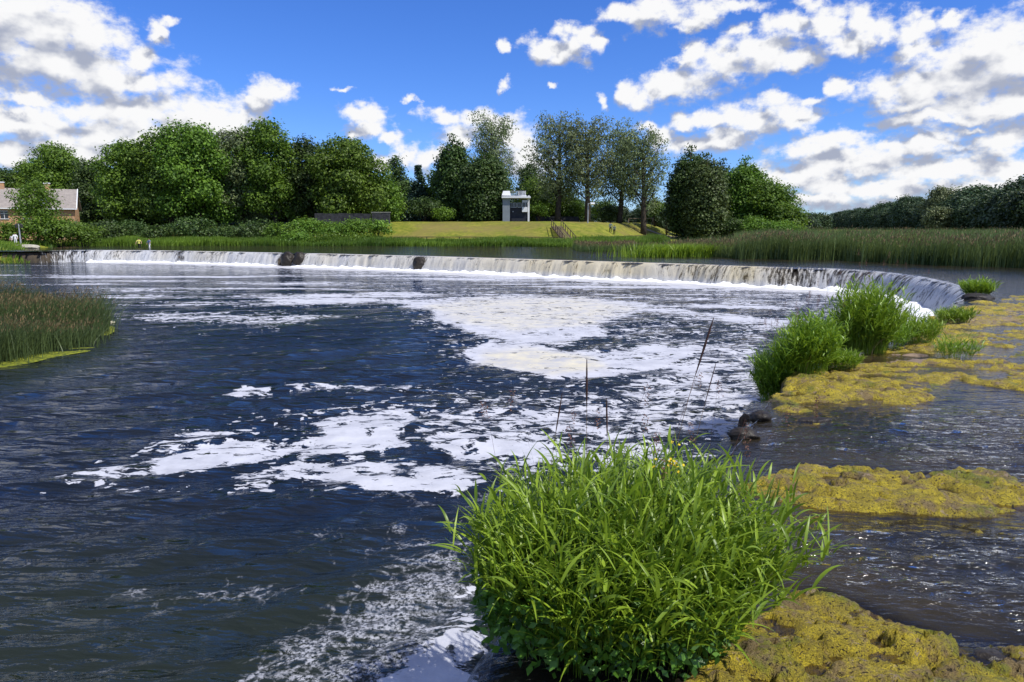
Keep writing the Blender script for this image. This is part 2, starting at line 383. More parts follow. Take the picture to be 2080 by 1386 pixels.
# ---- falling water
def mat_fall():
    m, t = new_mat('falling_water')
    s = t.attr('s'); tt = t.attr('t'); flow = t.attr('flow'); cream = t.attr('cream')
    c = t.n.new('ShaderNodeCombineXYZ'); t.put(c.inputs[0], s); t.put(c.inputs[1], t.m('MULTIPLY', tt, 0.35))
    c2 = t.n.new('ShaderNodeCombineXYZ'); t.put(c2.inputs[0], s); t.put(c2.inputs[1], t.m('MULTIPLY', tt, 2.2))
    n1 = t.noise(c.outputs[0], 7.0, 4, 0.65); n2 = t.noise(c.outputs[0], 1.1, 3, 0.55); n3 = t.noise(c2.outputs[0], 9, 4, .7)
    a = t.m('ADD', t.m('MULTIPLY', t.m('SUBTRACT', n1, .5), 2.9), t.m('MULTIPLY', t.m('SUBTRACT', n2, .5), 2.1))
    a = t.m('ADD', a, t.m('MULTIPLY', t.m('SUBTRACT', n3, .5), 0.9))
    a = t.m('ADD', a, t.m('MULTIPLY', flow, 1.0))
    a = t.m('ADD', a, t.m('MULTIPLY', tt, 0.12))
    cov = t.mr(a, 0.05, 0.80)
    col = t.mix(cream, (0.92,0.94,0.97), (0.97,0.86,0.60))
    col = t.mix(t.mr(a, 0.10, 1.05), t.mix(cream, (0.17,0.19,0.23), (0.34,0.26,0.11)), col)
    col = t.mix(t.mr(tt, 0.55, 1.0), col, (0.88,0.89,0.90))
    bp = t.add('ShaderNodeBump', ins={'Height': t.m('ADD', n1, n3), 'Distance': 0.10, 'Strength': 0.6})
    d = t.add('ShaderNodeBsdfPrincipled', ins={'Base Color': col, 'Roughness': 0.4, 'Specular IOR Level': 0.4, 'Normal': bp})
    tl = t.add('ShaderNodeBsdfTranslucent', ins={'Color': col})
    b = t.add('ShaderNodeMixShader', ins={0: 0.42, 1: d, 2: tl})
    tr = t.add('ShaderNodeBsdfTransparent')
    mx = t.add('ShaderNodeMixShader', ins={0: cov, 1: tr, 2: b}); t.put(t.out.inputs[0], mx); return m
M_FALL = mat_fall()
M_SPLASH = plain('splash_foam', (0.86,0.87,0.88), 0.8, 0.08, 2.0, 0.05)
# ---- rock with moss
def mat_ledge():
    m, t = new_mat('mossy_rock'); pos = geo_pos(t)
    moss = t.attr('moss'); wall = t.attr('wall'); pale = t.attr('pale')
    n1 = t.noise(pos, 3.5, 6, 0.65); n2 = t.noise(pos, 16, 6, 0.75); n3 = t.noise(t.mapping(pos, (0,0,R(-20)), (0.6,1.8,1)), 1.6, 5, .6)
    n4 = t.noise(pos, 95, 4, 0.7)
    rock = t.mix(t.mr(n2, .3, .7), (0.040,0.028,0.018), (0.15,0.11,0.07))
    w2 = t.v('MULTIPLY_ADD', t.v('SUBTRACT', t.noise(pos, 5, 3, .5, out=1), (.5,.5,.5)), (.25,.25,0), pos)
    n5 = t.noise(t.mapping(w2, (0,0,R(-15)), (1,1.7,1)), 42, 4, 0.7)
    n6 = t.noise(t.mapping(w2, (0,0,R(-12)), (0.7,1.8,1)), 4.2, 6, 0.72)
    n7 = t.noise(w2, 1.3, 4, 0.6)
    mc = t.mix(t.mr(n6, .36, .60), (0.88,0.70,0.05), (0.50,0.39,0.04))
    mc = t.mix(t.mr(n7, .52, .64), mc, (0.30,0.33,0.03))
    mc = t.mix(t.m('MULTIPLY', t.mr(n1, .50, .62), .85), mc, (0.36,0.25,0.13))
    mc = t.mix(t.m('MULTIPLY', t.mr(n4, .48, .62), .6), mc, (0.15,0.11,0.03))
    mc = t.mix(t.mr(n5, .55, .60), mc, (0.045,0.032,0.014))
    mc = t.mix(t.m('MULTIPLY', t.mr(t.noise(w2, 11, 4, .7), .60, .66), .8), mc, (0.50,0.37,0.25))
    mm = t.mr(t.m('ADD', moss, t.m('MULTIPLY', t.m('SUBTRACT', n1, .5), 1.0)), 0.35, 0.6)
    c = t.mix(mm, rock, mc)
    pm = t.mr(t.m('ADD', pale, t.m('MULTIPLY', t.m('SUBTRACT', n2, .5), 1.0)), 0.45, 0.65)
    c = t.mix(pm, c, (0.42,0.31,0.22))
    c = t.mix(wall, c, t.mix(n2, (0.015,0.013,0.010), (0.07,0.06,0.04)))
    bp = t.add('ShaderNodeBump', ins={'Height': t.m('ADD', t.m('MULTIPLY', n2, 0.7), t.m('MULTIPLY', n4, .5)), 'Distance': 0.11, 'Strength': 1.0})
    b = t.add('ShaderNodeBsdfPrincipled', ins={'Base Color': c, 'Roughness': t.mr(n2, .3, .7, .35, .85), 'Specular IOR Level': 0.35, 'Normal': bp})
    t.put(t.out.inputs[0], b); return m
M_LEDGE = mat_ledge()
def mat_ground():
    m, t = new_mat('lawn_ground'); pos = geo_pos(t)
    n1 = t.noise(pos, 0.09, 4, .6); n2 = t.noise(pos, 1.2, 5, .7); n3 = t.noise(t.mapping(pos, (0,0,0), (1,3,1)), 0.35, 4, .6)
    g = t.mix(t.mr(n3, .3, .7), (0.19,0.215,0.026), (0.31,0.275,0.05))
    g = t.mix(t.mr(n2, .35, .7), g, (0.115,0.145,0.018))
    g = t.mix(t.m('MULTIPLY', t.mr(n1, .45, .62), .8), g, (0.20,0.165,0.05))
    g = t.mix(t.m('MULTIPLY', t.mr(t.noise(t.mapping(pos, (0,0,R(8)), (.6,2.5,1)), 1.1, 5, .7), .52, .66), .6), g, (0.07,0.11,0.02))  # darker streaks painted in as small shadows across the slope
    dry = t.attr('dry')
    g = t.mix(t.mr(t.m('ADD', dry, t.m('MULTIPLY', t.m('SUBTRACT', n2, .5), .8)), .3, .8), g, (0.235,0.175,0.07))
    g = t.mix(t.attr('painted_shade'), g, (0.028,0.035,0.012))
    b = t.add('ShaderNodeBsdfPrincipled', ins={'Base Color': g, 'Roughness': 0.9, 'Specular IOR Level': 0.1})
    t.put(t.out.inputs[0], b); return m
M_GROUND = mat_ground()

# ------------------------------------------------------------------ the ledge edge / crest line
ZL = -1.4                                   # lower pool level
near_px = [(945,1386),(1130,1190),(1330,1030),(1480,900),(1530,838),(1560,797),(1610,765),(1690,728),(1760,700),(1830,668),(1890,650),(1940,615)]
crest_px = [(1966,592),(1945,579),(1900,568),(1850,559),(1780,551),(1700,546),(1600,543),(1500,540),(1400,536),(1300,533),(1200,530),
 (1100,527),(1000,524),(900,521),(800,518.5),(700,516),(600,514),(500,512),(400,510),(300,508.5),(200,508),(120,508.5),(60,509.5)]
ctrl = [(-0.9,-14.0),(-0.7,-2.0)]+[P(*q) for q in near_px]+[P(*q) for q in crest_px]+[(-62,80.5),(-74,79),(-110,78),(-160,78)]
I_FALL0 = 2+len(near_px)-1; I_FALL1 = 2+len(near_px)+len(crest_px)-1
ctrl = np.array(ctrl)
def catmull(c, k=14):
    out = []; idx = []
    for i in range(len(c)-1):
        p0 = c[max(i-1,0)]; p1 = c[i]; p2 = c[i+1]; p3 = c[min(i+2,len(c)-1)]
        for j in range(k):
            t = j/k
            out.append(0.5*((2*p1)+(-p0+p2)*t+(2*p0-5*p1+4*p2-p3)*t*t+(-p0+3*p1-3*p2+p3)*t**3)); idx.append(i+t)
    out.append(c[-1]); idx.append(len(c)-1)
    return np.array(out), np.array(idx)
edge, eidx = catmull(ctrl, 10)
seg = np.hypot(*np.diff(edge, axis=0).T); es = np.concatenate([[0], np.cumsum(seg)])
# resample along length: fine near, rough noise on the outline
def interp_edge(s):
    return np.stack([np.interp(s, es, edge[:,0]), np.interp(s, es, edge[:,1])], 1), np.interp(s, es, eidx)
def edge_dist(x, y, E, S):
    """signed distance to the edge polyline (positive on the ledge side) and arc position"""
    n = len(x); out = np.full(n, 1e9, np.float32); sid = np.zeros(n, np.float32); arc = np.zeros(n, np.float32)
    x = x.astype(np.float32); y = y.astype(np.float32)
    for i in range(len(E)-1):
        ax, ay = E[i]; bx, by = E[i+1]; dx, dy = bx-ax, by-ay; L2 = dx*dx+dy*dy
        t = np.clip(((x-ax)*dx+(y-ay)*dy)/L2, 0, 1)
        qx = x-(ax+t*dx); qy = y-(ay+t*dy); d = qx*qx+qy*qy
        mk = d < out
        out[mk] = d[mk]
        sid[mk] = (qx*dy-qy*dx)[mk]
        arc[mk] = (S[i]+t*(S[i+1]-S[i]))[mk]
    return np.sqrt(out)*np.sign(sid), arc
Es = np.concatenate([np.arange(0, es[-1], 1.1), [es[-1]]])
Ecoarse, Eci = interp_edge(Es)
Ecoarse = Ecoarse + 0.0
# flow over the crest by control index
fall_s0 = np.interp(I_FALL0+0.2, eidx, es); fall_s1 = np.interp(I_FALL1-0.2, eidx, es)
near_s0 = np.interp(2, eidx, es); near_s1 = np.interp(6.9, eidx, es)

def polar_grid(ox, oy, a0, a1, na, r0, r1, nr):
    an = np.linspace(R(a0), R(a1), na); rr = r0*(r1/r0)**np.linspace(0, 1, nr)
    A, RR = np.meshgrid(an, rr)
    return ox+RR*np.sin(A), oy+RR*np.cos(A)
def grid_quads(nr, na, mask=None):
    i = np.arange(nr*na).reshape(nr, na)
    q = np.stack([i[:-1,:-1], i[:-1,1:], i[1:,1:], i[1:,:-1]], -1).reshape(-1, 4)
    if mask is not None:
        mk = mask.reshape(nr, na); k = (mk[:-1,:-1] | mk[:-1,1:] | mk[1:,1:] | mk[1:,:-1]).reshape(-1)
        q = q[k]
    return q
def compact(v, q, attrs):
    used = np.zeros(len(v), bool); used[q.ravel()] = True
    re = np.cumsum(used)-1
    return v[used], re[q], {k: a[used] for k, a in attrs.items()}
def poly_sd(x, y, pts, ys=2.2):
    """signed distance (positive inside) in stretched photo pixels, used to lay out foam and moss outlines"""
    pts = np.array(pts, float)*[1, ys]; y = y*ys
    d = np.full(x.shape, 1e9); ins = np.zeros(x.shape, bool)
    n = len(pts)
    for i in range(n):
        a = pts[i]; b = pts[(i+1) % n]; e = b-a
        t = np.clip(((x-a[0])*e[0]+(y-a[1])*e[1])/(e@e), 0, 1)
        d = np.minimum(d, (x-a[0]-t*e[0])**2+(y-a[1]-t*e[1])**2)
        c = ((a[1] > y) != (b[1] > y)) & (x < (b[0]-a[0])*(y-a[1])/(b[1]-a[1]+1e-9)+a[0])
        ins ^= c
    return np.where(ins, 1, -1)*np.sqrt(d)

# ------------------------------------------------------------------ lower pool
NR, NA = 620, 560
X, Y = polar_grid(0.0, -4.0, -50, 40, NA, 4.5, 112, NR)
x, y = X.ravel(), Y.ravel()
sd, arc = edge_dist(x, y, Ecoarse, Es)
px, py = proj(x, y, np.full_like(x, ZL))
wob = (fbm(x*0.5, y*0.5, 4, 3)-.5)
pxw = px+wob*60; pyw = py+(fbm(x*0.4+9, y*0.4, 4, 5)-.5)*14
foam = np.full(x.shape, -0.42)
def layer(pts, dens, soft, ys=2.2, base=-0.42):
    global foam
    s = poly_sd(pxw, pyw, pts, ys)
    foam = np.maximum(foam, base+(dens-base)*sstep(s, -soft, soft))
SOLID = 1.5
# big pale swirl below the falls
layer([(790,612),(900,600),(1000,597),(1180,600),(1290,612),(1400,625),(1560,645),(1640,668),(1560,668),(1430,650),(1330,640),(1250,650),(1230,668),(1250,682),(1190,690),(1150,705),(1040,700),(950,680),(890,650),(850,630)], 0.86, 26)
layer([(940,712),(1000,694),(1100,697),(1150,712),(1220,716),(1330,702),(1420,705),(1440,725),(1350,745),(1230,768),(1120,768),(1010,752),(950,732)], 0.98, 22)
layer([(1350,740),(1480,735),(1470,775),(1380,782)], 0.85, 16)
layer([(1240,650),(1330,640),(1540,662),(1560,700),(1440,712),(1300,712),(1180,712),(1250,690)], 0.22, 20)
layer([(1350,700),(1540,690),(1560,800),(1480,900),(1250,900),(1250,780),(1330,760)], 0.46, 30)
# middle streaks
for pts, d in [([(520,604),(760,590),(860,592),(870,606),(700,616),(560,616)], .55), ([(380,640),(560,640),(580,656),(540,664),(380,655)], .45),
    ([(800,560),(1200,556),(1500,590),(1400,600),(1000,586),(760,590),(600,596),(700,575)], .36), ([(100,560),(500,556),(900,560),(1100,590),(800,600),(500,610),(220,610)], .22),
    ([(400,598),(560,596),(560,606),(300,604)], .4), ([(250,600),(500,596),(480,612),(240,612)], .12), ([(240,625),(600,618),(680,640),(560,672),(300,660)], .26),
    ([(640,575),(900,566),(930,576),(700,590)], .45), ([(1200,585),(1560,606),(1650,640),(1400,628),(1200,610)], .2)]:
    layer(pts, d, 18)
stk = (fbm(x*0.10+y*0.03, y*0.75, 4, 17, .55)-.5)*4.2
farw = sstep(py, 700, 600)*sstep(poly_sd(px, py, [(-200,520),(2200,520),(2200,640),(1560,640),(1200,600),(900,596),(700,690),(200,700),(-200,700)], 2), -15, 15)
foam = foam+farw*(stk-0.12)
# the long near raft
layer([(600,855),(700,832),(850,828),(862,850),(800,885),(840,905),(700,925),(600,930),(480,955),(330,975),(300,955),(340,920),(480,895),(600,900),(640,880)], 0.84, 22)
layer([(300,940),(340,880),(480,865),(520,880),(440,920),(380,960),(200,990),(100,985),(180,950)], 0.46, 22)
layer([(460,970),(620,935),(860,930),(960,950),(1020,975),(900,995),(780,1000),(640,975),(520,1000)], 0.55, 18)
layer([(620,960),(780,965),(960,975),(960,990),(880,998),(780,995)], 1.0, 9)
layer([(820,845),(1100,835),(1330,880),(1400,950),(1100,960),(960,960),(860,910)], 0.52, 24)
layer([(960,900),(1040,893),(1120,905),(1110,930),(1020,928),(960,918)], 0.9, 9)
layer([(460,800),(500,780),(545,782),(540,800),(480,808)], 0.8, 8); layer([(580,775),(840,782),(840,794),(600,794)], 0.36, 10)
layer([(500,840),(560,830),(1000,800),(1250,800),(1400,840),(1300,880),(900,860),(640,850)], 0.34, 24)
layer([(60,1000),(300,900),(620,820),(1000,770),(1300,770),(1540,800),(1450,960),(1000,1000),(600,1010),(300,1010)], 0.02, 30)
layer([(440,620),(900,560),(1300,570),(1560,610),(1560,760),(1300,800),(900,770),(880,690),(760,600)], 0.02, 30)
# foot of the falls
infall = sstep(arc, fall_s0-1.5, fall_s0+1)*(1-sstep(arc, fall_s1-14, fall_s1-2))
fw = 3.6+2.0*fbm(arc*0.12, arc*0, 3, 8)
foot = infall*(1-sstep(-sd, fw*0.55, fw*1.25))
foam = np.maximum(foam, -0.42+1.9*foot)
foam = np.maximum(foam, (-0.42+0.62*infall*(1-sstep(-sd, 6, 15))))
nf = sstep(arc, near_s0-2, near_s0+1)*(1-sstep(arc, near_s1-1, near_s1+0.5))
foam = np.maximum(foam, -0.42+1.15*nf*(1-sstep(-sd, 0.30, 0.75)))
layer([(700,1420),(830,1330),(930,1250),(975,1250),(1000,1420)], 0.62, 40)
layer([(850,1290),(905,1240),(985,1120),(960,1260)], 0.5, 20)
thin = np.zeros_like(x)
def thinl(pts, d, soft):
    global thin
    thin = np.maximum(thin, d*sstep(poly_sd(pxw, pyw, pts, 1.8), -soft, soft))
thinl([(480,1400),(560,1290),(700,1230),(820,1130),(960,1080),(1000,1400)], .62, 60)
thinl([(130,1215),(300,1180),(560,1170),(700,1190),(560,1230),(260,1240)], .36, 30)
thinl([(560,1080),(760,1060),(960,1060),(960,1120),(700,1130)], .30, 40)
thinl([(700,1000),(1000,985),(1000,1030),(760,1020)], .30, 20)
cream = np.clip(sstep(poly_sd(pxw, pyw, [(990,740),(1000,715),(1080,708),(1190,730),(1220,745),(1120,758)], 2.2), -25, 12), 0, 1)
cream = np.maximum(cream, 0.75*sstep(poly_sd(pxw, pyw, [(860,625),(960,605),(1160,605),(1290,625),(1200,660),(1040,675),(940,650)], 2.2), -20, 20))
cream = np.maximum(cream, 0.35*foot)
brown = sstep(poly_sd(px, py, [(0,690),(260,690),(200,760),(0,800)], 1), -30, 20)*.9
brown = np.maximum(brown, sstep(poly_sd(px, py, [(440,640),(700,630),(690,655),(560,665)], 2), -20, 20)*0.8)
brown = np.maximum(brown, 0.75*sstep(py, 1000, 1250))
# real swell: a few crossing wave trains, calmer under foam
z = np.zeros_like(x)
for (wl, ang, amp) in [(1.6,22,.026),(0.95,33,.020),(0.62,16,.012),(0.45,44,.006),(2.8,-4,.018)]:
    a_ = R(90+ang); k = 2*PI/wl
    ph = k*(x*math.cos(a_)+y*math.sin(a_))+4.5*fbm(x*0.6/wl, y*0.6/wl, 3, int(wl*10))
    z += amp*np.sin(ph)*(1-sstep(np.hypot(x, y), 10*wl+6, 26*wl+14))
z *= (1-0.6*sstep(foam, 0.2, 0.8))
z += 0.10*foot*fbm(x*1.6, y*1.6, 4, 21)
v = np.stack([x, y, ZL+z], 1)
q = grid_quads(NR, NA, (sd < 1.2) & (y < 105))
v, q, at_ = compact(v, q, dict(foam=foam, cream=cream, thin=thin, brown=brown))
pool = npmesh('river_pool_water', v, q, M_POOL, attrs=at_, smooth=True); tag(pool, kind='structure')

# ------------------------------------------------------------------ rock ledge with moss and the shallow river over it
NR, NA = 980, 860
X, Y = polar_grid(0.5, -5.0, -47, 62, NA, 3.2, 125, NR)
x, y = X.ravel(), Y.ravel()
rough = (fbm(x*1.3, y*1.3, 5, 31)-.5)*0.5+(fbm(x*5, y*5, 4, 33)-.5)*0.16
sd, arc = edge_dist(x, y, Ecoarse, Es)
sdr = sd+rough*np.clip(np.hypot(x,y)/8, .5, 1.6)
px, py = proj(x, y, np.zeros_like(x))
pxw = px+(fbm(x*1.2, y*1.2, 4, 41)-.5)*110; pyw = py+(fbm(x*1.2+5, y*1.2, 4, 43)-.5)*36
dist = np.hypot(x, y)
moss = np.zeros_like(x)
def mossl(pts, d=1.0, soft=14, ys=2.0):
    global moss
    moss = np.maximum(moss, d*sstep(poly_sd(pxw, pyw, pts, ys), -soft, soft))
mossl([(1300,1420),(1440,1330),(1560,1210),(1640,1195),(1740,1220),(1850,1262),(1960,1300),(2120,1330),(2500,1500),(2400,3000),(700,3000),(950,1420)], 1.0, 26)
mossl([(1480,975),(1560,955),(1640,940),(1740,955),(1840,962),(1930,962),(1990,985),(2120,1000),(2120,1015),(1960,1010),(1900,1040),(1800,1045),(1700,1040),(1600,1025)], 0.92, 14)
mossl([(1565,805),(1600,790),(1700,780),(1800,778),(1890,790),(1880,806),(1760,808),(1640,806),(1580,812)], 0.95, 9)
mossl([(1600,782),(1680,765),(1760,768),(1740,780),(1640,784)], 0.7, 8)
mossl([(1640,735),(1740,712),(1840,705),(1920,722),(1940,750),(1860,762),(1740,752),(1640,760)], 0.8, 10)
mossl([(1950,765),(2000,748),(2120,742),(2250,760),(2250,800),(2120,795),(2000,785)], 0.95, 10)
mossl([(1850,700),(1870,670),(1950,640),(2080,622),(2300,640),(2300,745),(2100,740),(1960,745),(1900,722)], 0.72, 16)
mossl([(1830,680),(1900,650),(1960,612),(2080,606),(2080,640),(1930,680)], 0.7, 12)
mossl([(1925,1075),(1990,1070),(1995,1082),(1940,1086)], 0.8, 8)
mossl([(1590,860),(1650,838),(1700,850),(1660,866)], 0.55, 10)
mossl([(1600,742),(1760,735),(1900,738),(2100,700),(2300,740),(2300,790),(1960,775),(1900,800),(1880,830),(1740,832),(1600,838),(1560,815)], 0.80, 30)
mossl([(1860,640),(2080,600),(2300,610),(2300,760),(2080,748),(1900,742),(1840,700)], 0.86, 20)
mossl([(1930,940),(2120,968),(2120,1050),(1960,1052),(1850,1040)], 0.72, 24)
mossl([(1300,1160),(1560,1030),(1520,960),(1300,1000)], 0.3, 30)
moss *= sstep(fbm(x*0.9, y*1.6, 4, 52), 0.22, 0.42)*0.35+0.65
pale = 0.9*sstep(poly_sd(pxw, pyw, [(1700,724),(1800,712),(1880,728),(1860,742),(1740,738)], 2), -12, 10)
pale = np.maximum(pale, 0.55*sstep(poly_sd(pxw, pyw, [(1860,650),(2080,636),(2080,662),(1900,668)], 2), -12, 10))
pale = np.maximum(pale, 0.35*sstep(poly_sd(pxw, pyw, [(1380,1420),(1500,1290),(1720,1250),(1800,1290),(1640,1420)], 2), -22, 20))
# pitted limestone: lumps plus small holes
lump = fbm(x*1.1, y*2.0, 5, 61); pit = fbm(x*3.2, y*5.2, 5, 63); fine = fbm(x*14, y*14, 4, 65)
zr = -0.13+0.10*(lump-.5)
zr += moss*(0.125+0.10*(lump-.5))
zr -= moss*0.10*sstep(pit, 0.54, 0.74)
cr = np.abs(fbm(x*1.7+4, y*3.4, 5, 75, .6)-.5); zr -= moss*0.07*(1-sstep(cr, 0.0, 0.022))
zr += 0.125*(fbm(x*2.2, y*5.4, 6, 67, 0.66)-.5)*(0.35+0.65*moss)
zr += 0.085*(fbm(x*8, y*13, 4, 69, .7)-.5)*(.3+.7*moss)
zr += moss*0.055
zr += 0.03*sstep(poly_sd(pxw, pyw, [(1440,1400),(1560,1215),(1640,1200),(1740,1225),(1850,1270),(2120,1345),(2300,1600),(1400,1700)], 2), -30, 40)
zr += (fine-.5)*0.035
zr += 0.10*sstep(poly_sd(pxw, pyw, [(1930,985),(2000,965),(2120,985),(2120,1020),(2000,1025)], 2), -12, 12)*(pit-.2)*2
far = sstep(dist, 26, 34)*(1-sstep(px, 1900, 2000)*(1-sstep(dist, 34, 40)))
zr = zr*(1-far)-0.25*far
rim = np.exp(-(np.maximum(sdr,0)/0.35)**2)
zr -= 0.05*rim*(1-moss)
wallk = 1-sstep(sdr, -0.18, 0.0)
zl = ZL-0.55+0.35*fbm(x*1.5, y*1.5, 4, 71)
zz = zr*(1-wallk)+zl*wallk
v = np.stack([x, y, zz], 1)
q = grid_quads(NR, NA, (sd > -2.0) & (dist < 100) & (x > -60.0))
v2, q2, at_ = compact(v, q, dict(moss=moss*(1-wallk), wall=sstep(wallk, 0.02, .5), pale=pale))
ledge = npmesh('rock_ledge', v2, q2, M_LEDGE, attrs=at_, smooth=True); tag(ledge, kind='structure')

# shoreline of the far bank: y of the shore for each x
shore_px = [(-900,530),(-400,522),(-120,518),(20,511),(70,503),(200,500),(500,499),(800,500),(1000,500),(1150,501),(1250,500),(1310,495),(1400,489),(1480,483),(1560,479),(1650,474)]
SH = np.array([P(*q) for q in shore_px if q[0] >= 500])
o_ = np.argsort(SH[:,0]); SH = SH[o_]
SH = SH[SH[:,0] > -60]; SH = np.concatenate([[(-400,100.0),(-61,100.0)], SH])
def shore_y(x): return np.interp(x, SH[:,0], SH[:,1])
def inland(x, y):
    dl = -((x+58)+(y-82)*0.42)/1.085
    return np.maximum(y-shore_y(x), np.minimum(dl, y-80.0))
# upper river sheet
rap = 0.9*sstep(poly_sd(px, py, [(1500,850),(1700,830),(2200,860),(2300,1000),(1900,960),(1550,930)], 2), -60, 60)
rap = np.maximum(rap, sstep(poly_sd(px, py, [(1560,1060),(1800,1060),(2300,1100),(2300,1330),(1800,1230),(1600,1180)], 2), -60, 60))
wz = 0.0-0.10*np.exp(-np.maximum(sdr, 0)/0.30)
wz = wz+(0.028*rap+0.010)*(fbm(x*2.2+y*0.9, y*5.0, 5, 81, .55)-.5)*2*(1-sstep(dist, 20, 45))
depth = wz-zz
opac = np.clip(0.12+depth*5.2, 0.12, 0.985); opac = np.maximum(opac, sstep(dist, 14, 26)*0.97)
v = np.stack([x, y, wz], 1)
q = grid_quads(NR, NA, (sdr > 0.02) & (inland(x, y) < 3))
v, q, at_ = compact(v, q, dict(opac=opac, rapid=rap))
river = npmesh('river_water', v, q, M_RIVER, attrs=at_, smooth=True); tag(river, kind='structure')
# deep river beyond the grid
rx = np.linspace(-160, 420, 60); ry = np.linspace(118, 380, 24); GX, GY = np.meshgrid(rx, ry)
def add_far():
    v = np.stack([GX.ravel(), GY.ravel(), np.full(GX.size, -0.004)], 1)
    o = npmesh('river_water', v, grid_quads(len(ry), len(rx)), M_RIVER, attrs=dict(opac=np.ones(len(v)), rapid=np.zeros(len(v))), smooth=True)
    tag(o, kind='structure')

# ------------------------------------------------------------------ the falling curtain
def curtain(name, s0, s1, ds, nt, throw, flowf, creamf, parent=None):
    S = np.arange(s0, s1, ds); E, _ = interp_edge(S); T = np.gradient(E, axis=0)
    for _ in range(3): T[1:-1] = (T[:-2]+T[1:-1]*2+T[2:])/4
    T /= np.linalg.norm(T, axis=1)[:,None]; N = np.stack([-T[:,1], T[:,0]], 1)
    t = np.linspace(0, 1, nt)
    SS, TT = np.meshgrid(S, t)
    lump = fbm(SS*0.9, TT*0.3, 4, 91); lump2 = fbm(SS*4.2, TT*0.5, 3, 92)
    out = -0.12+throw*(TT**0.55)*(0.75+0.7*lump)+0.22*(lump2-.5)*(0.25+TT)+0.10*(fbm(SS*12, TT*3, 3, 95)-.5)*TT
    XX = E[:,0][None]+N[:,0][None]*out; YY = E[:,1][None]+N[:,1][None]*out
    top = -0.015+0.16*(fbm(SS*1.4, TT*0, 3, 93)-.5)*TT
    ZZ = top+(ZL-0.06-top)*(TT**1.25)-0.05*(TT > 0)*(TT < 1)
    v = np.stack([XX.ravel(), YY.ravel(), ZZ.ravel()], 1)
    fl = flowf(S)[None]*np.ones_like(TT); cr = creamf(S)[None]*np.ones_like(TT)
    return npmesh(name, v, grid_quads(nt, len(S)), M_FALL, parent=parent, smooth=True, attrs=dict(s=SS.ravel(), t=TT.ravel(), flow=fl.ravel(), cream=cr.ravel()))
def s_at(pxv):   # arc position of a crest photo x
    cx = np.array([c[0] for c in crest_px]); ci = np.arange(len(cx))+2+len(near_px)
    i = np.interp(pxv, cx[::-1], ci[::-1]); return np.interp(i, eidx, es)
def flow_main(S):
    f = np.interp(S, [s_at(k) for k in (1960,1900,1780,1700,1620,1560,1500,1300,1000,500,200,120,70)][:], [.82,.74,.66,.58,.55,.74,.88,.95,1.1,1.1,.95,.35,.1])
    for k, w, d in ((600,1.4,1.3),(582,.7,1.0),(855,.8,.8),(1600,.5,.25),(1640,.6,.35),(1470,.4,.2),(440,.8,.4),(370,.8,.3),(1180,.6,.3),(975,.5,.35),(930,.4,.3)):
        f = f-d*np.exp(-((S-s_at(k))/w)**2)
    for k, w, d in ((1310,1.0,.5),(1210,1.0,.4),(1010,3,.2)): f = f+d*np.exp(-((S-s_at(k))/w)**2)
    f = f+0.5*(fbm(S*0.45, S*0, 3, 97)-.5)
    return f
def cream_main(S):
    c = np.interp(S, [s_at(k) for k in (1960,1800,1700,1600,1500,1300,1000,700,400,100)], [0,.0,.35,.4,.65,.7,.75,.35,.3,.1])
    c = c+0.8*(fbm(S*0.35, S*0+4, 3, 98)-.5)
    for k, w in ((1515,1.0),(1190,1.2),(1250,1.0)): c = c+0.6*np.exp(-((S-s_at(k))/w)**2)
    return np.clip(c, 0, 1)
falls = curtain('waterfall', fall_s0, fall_s1, 0.11, 16, 0.95, flow_main, cream_main); tag(falls, kind='structure')
nfall = curtain('waterfall', near_s0-3, near_s1, 0.04, 14, 0.42, lambda S: 0.35+0.7*(fbm(S*1.4, S*0, 3, 99)-.3), lambda S: S*0, None); tag(nfall, kind='structure')
# white water thrown up at the foot
def splash():
    S = np.arange(fall_s0+1, fall_s1-6, 0.14); E, _ = interp_edge(S); T = np.gradient(E, axis=0); T /= np.linalg.norm(T, axis=1)[:,None]
    N = np.stack([-T[:,1], T[:,0]], 1); w = np.linspace(0, 1, 9); SS, WW = np.meshgrid(S, w)
    o = 0.55+1.7*WW+0.3*(fbm(SS*1.5, WW*0, 3, 101)-.5)
    hgt = (0.05+0.60*fbm(SS*1.6, WW*3, 5, 103, .6)**2.2)*np.sin(PI*np.clip(WW,0,1))**0.7*np.clip(flow_main(S)+.5, .3, 1)[None]
    v = np.stack([(E[:,0][None]+N[:,0][None]*o).ravel(), (E[:,1][None]+N[:,1][None]*o).ravel(), (ZL-0.04+hgt).ravel()], 1)
    o = npmesh('splash_foam', v, grid_quads(9, len(S)), M_SPLASH, smooth=True, parent=falls); return o
splash()
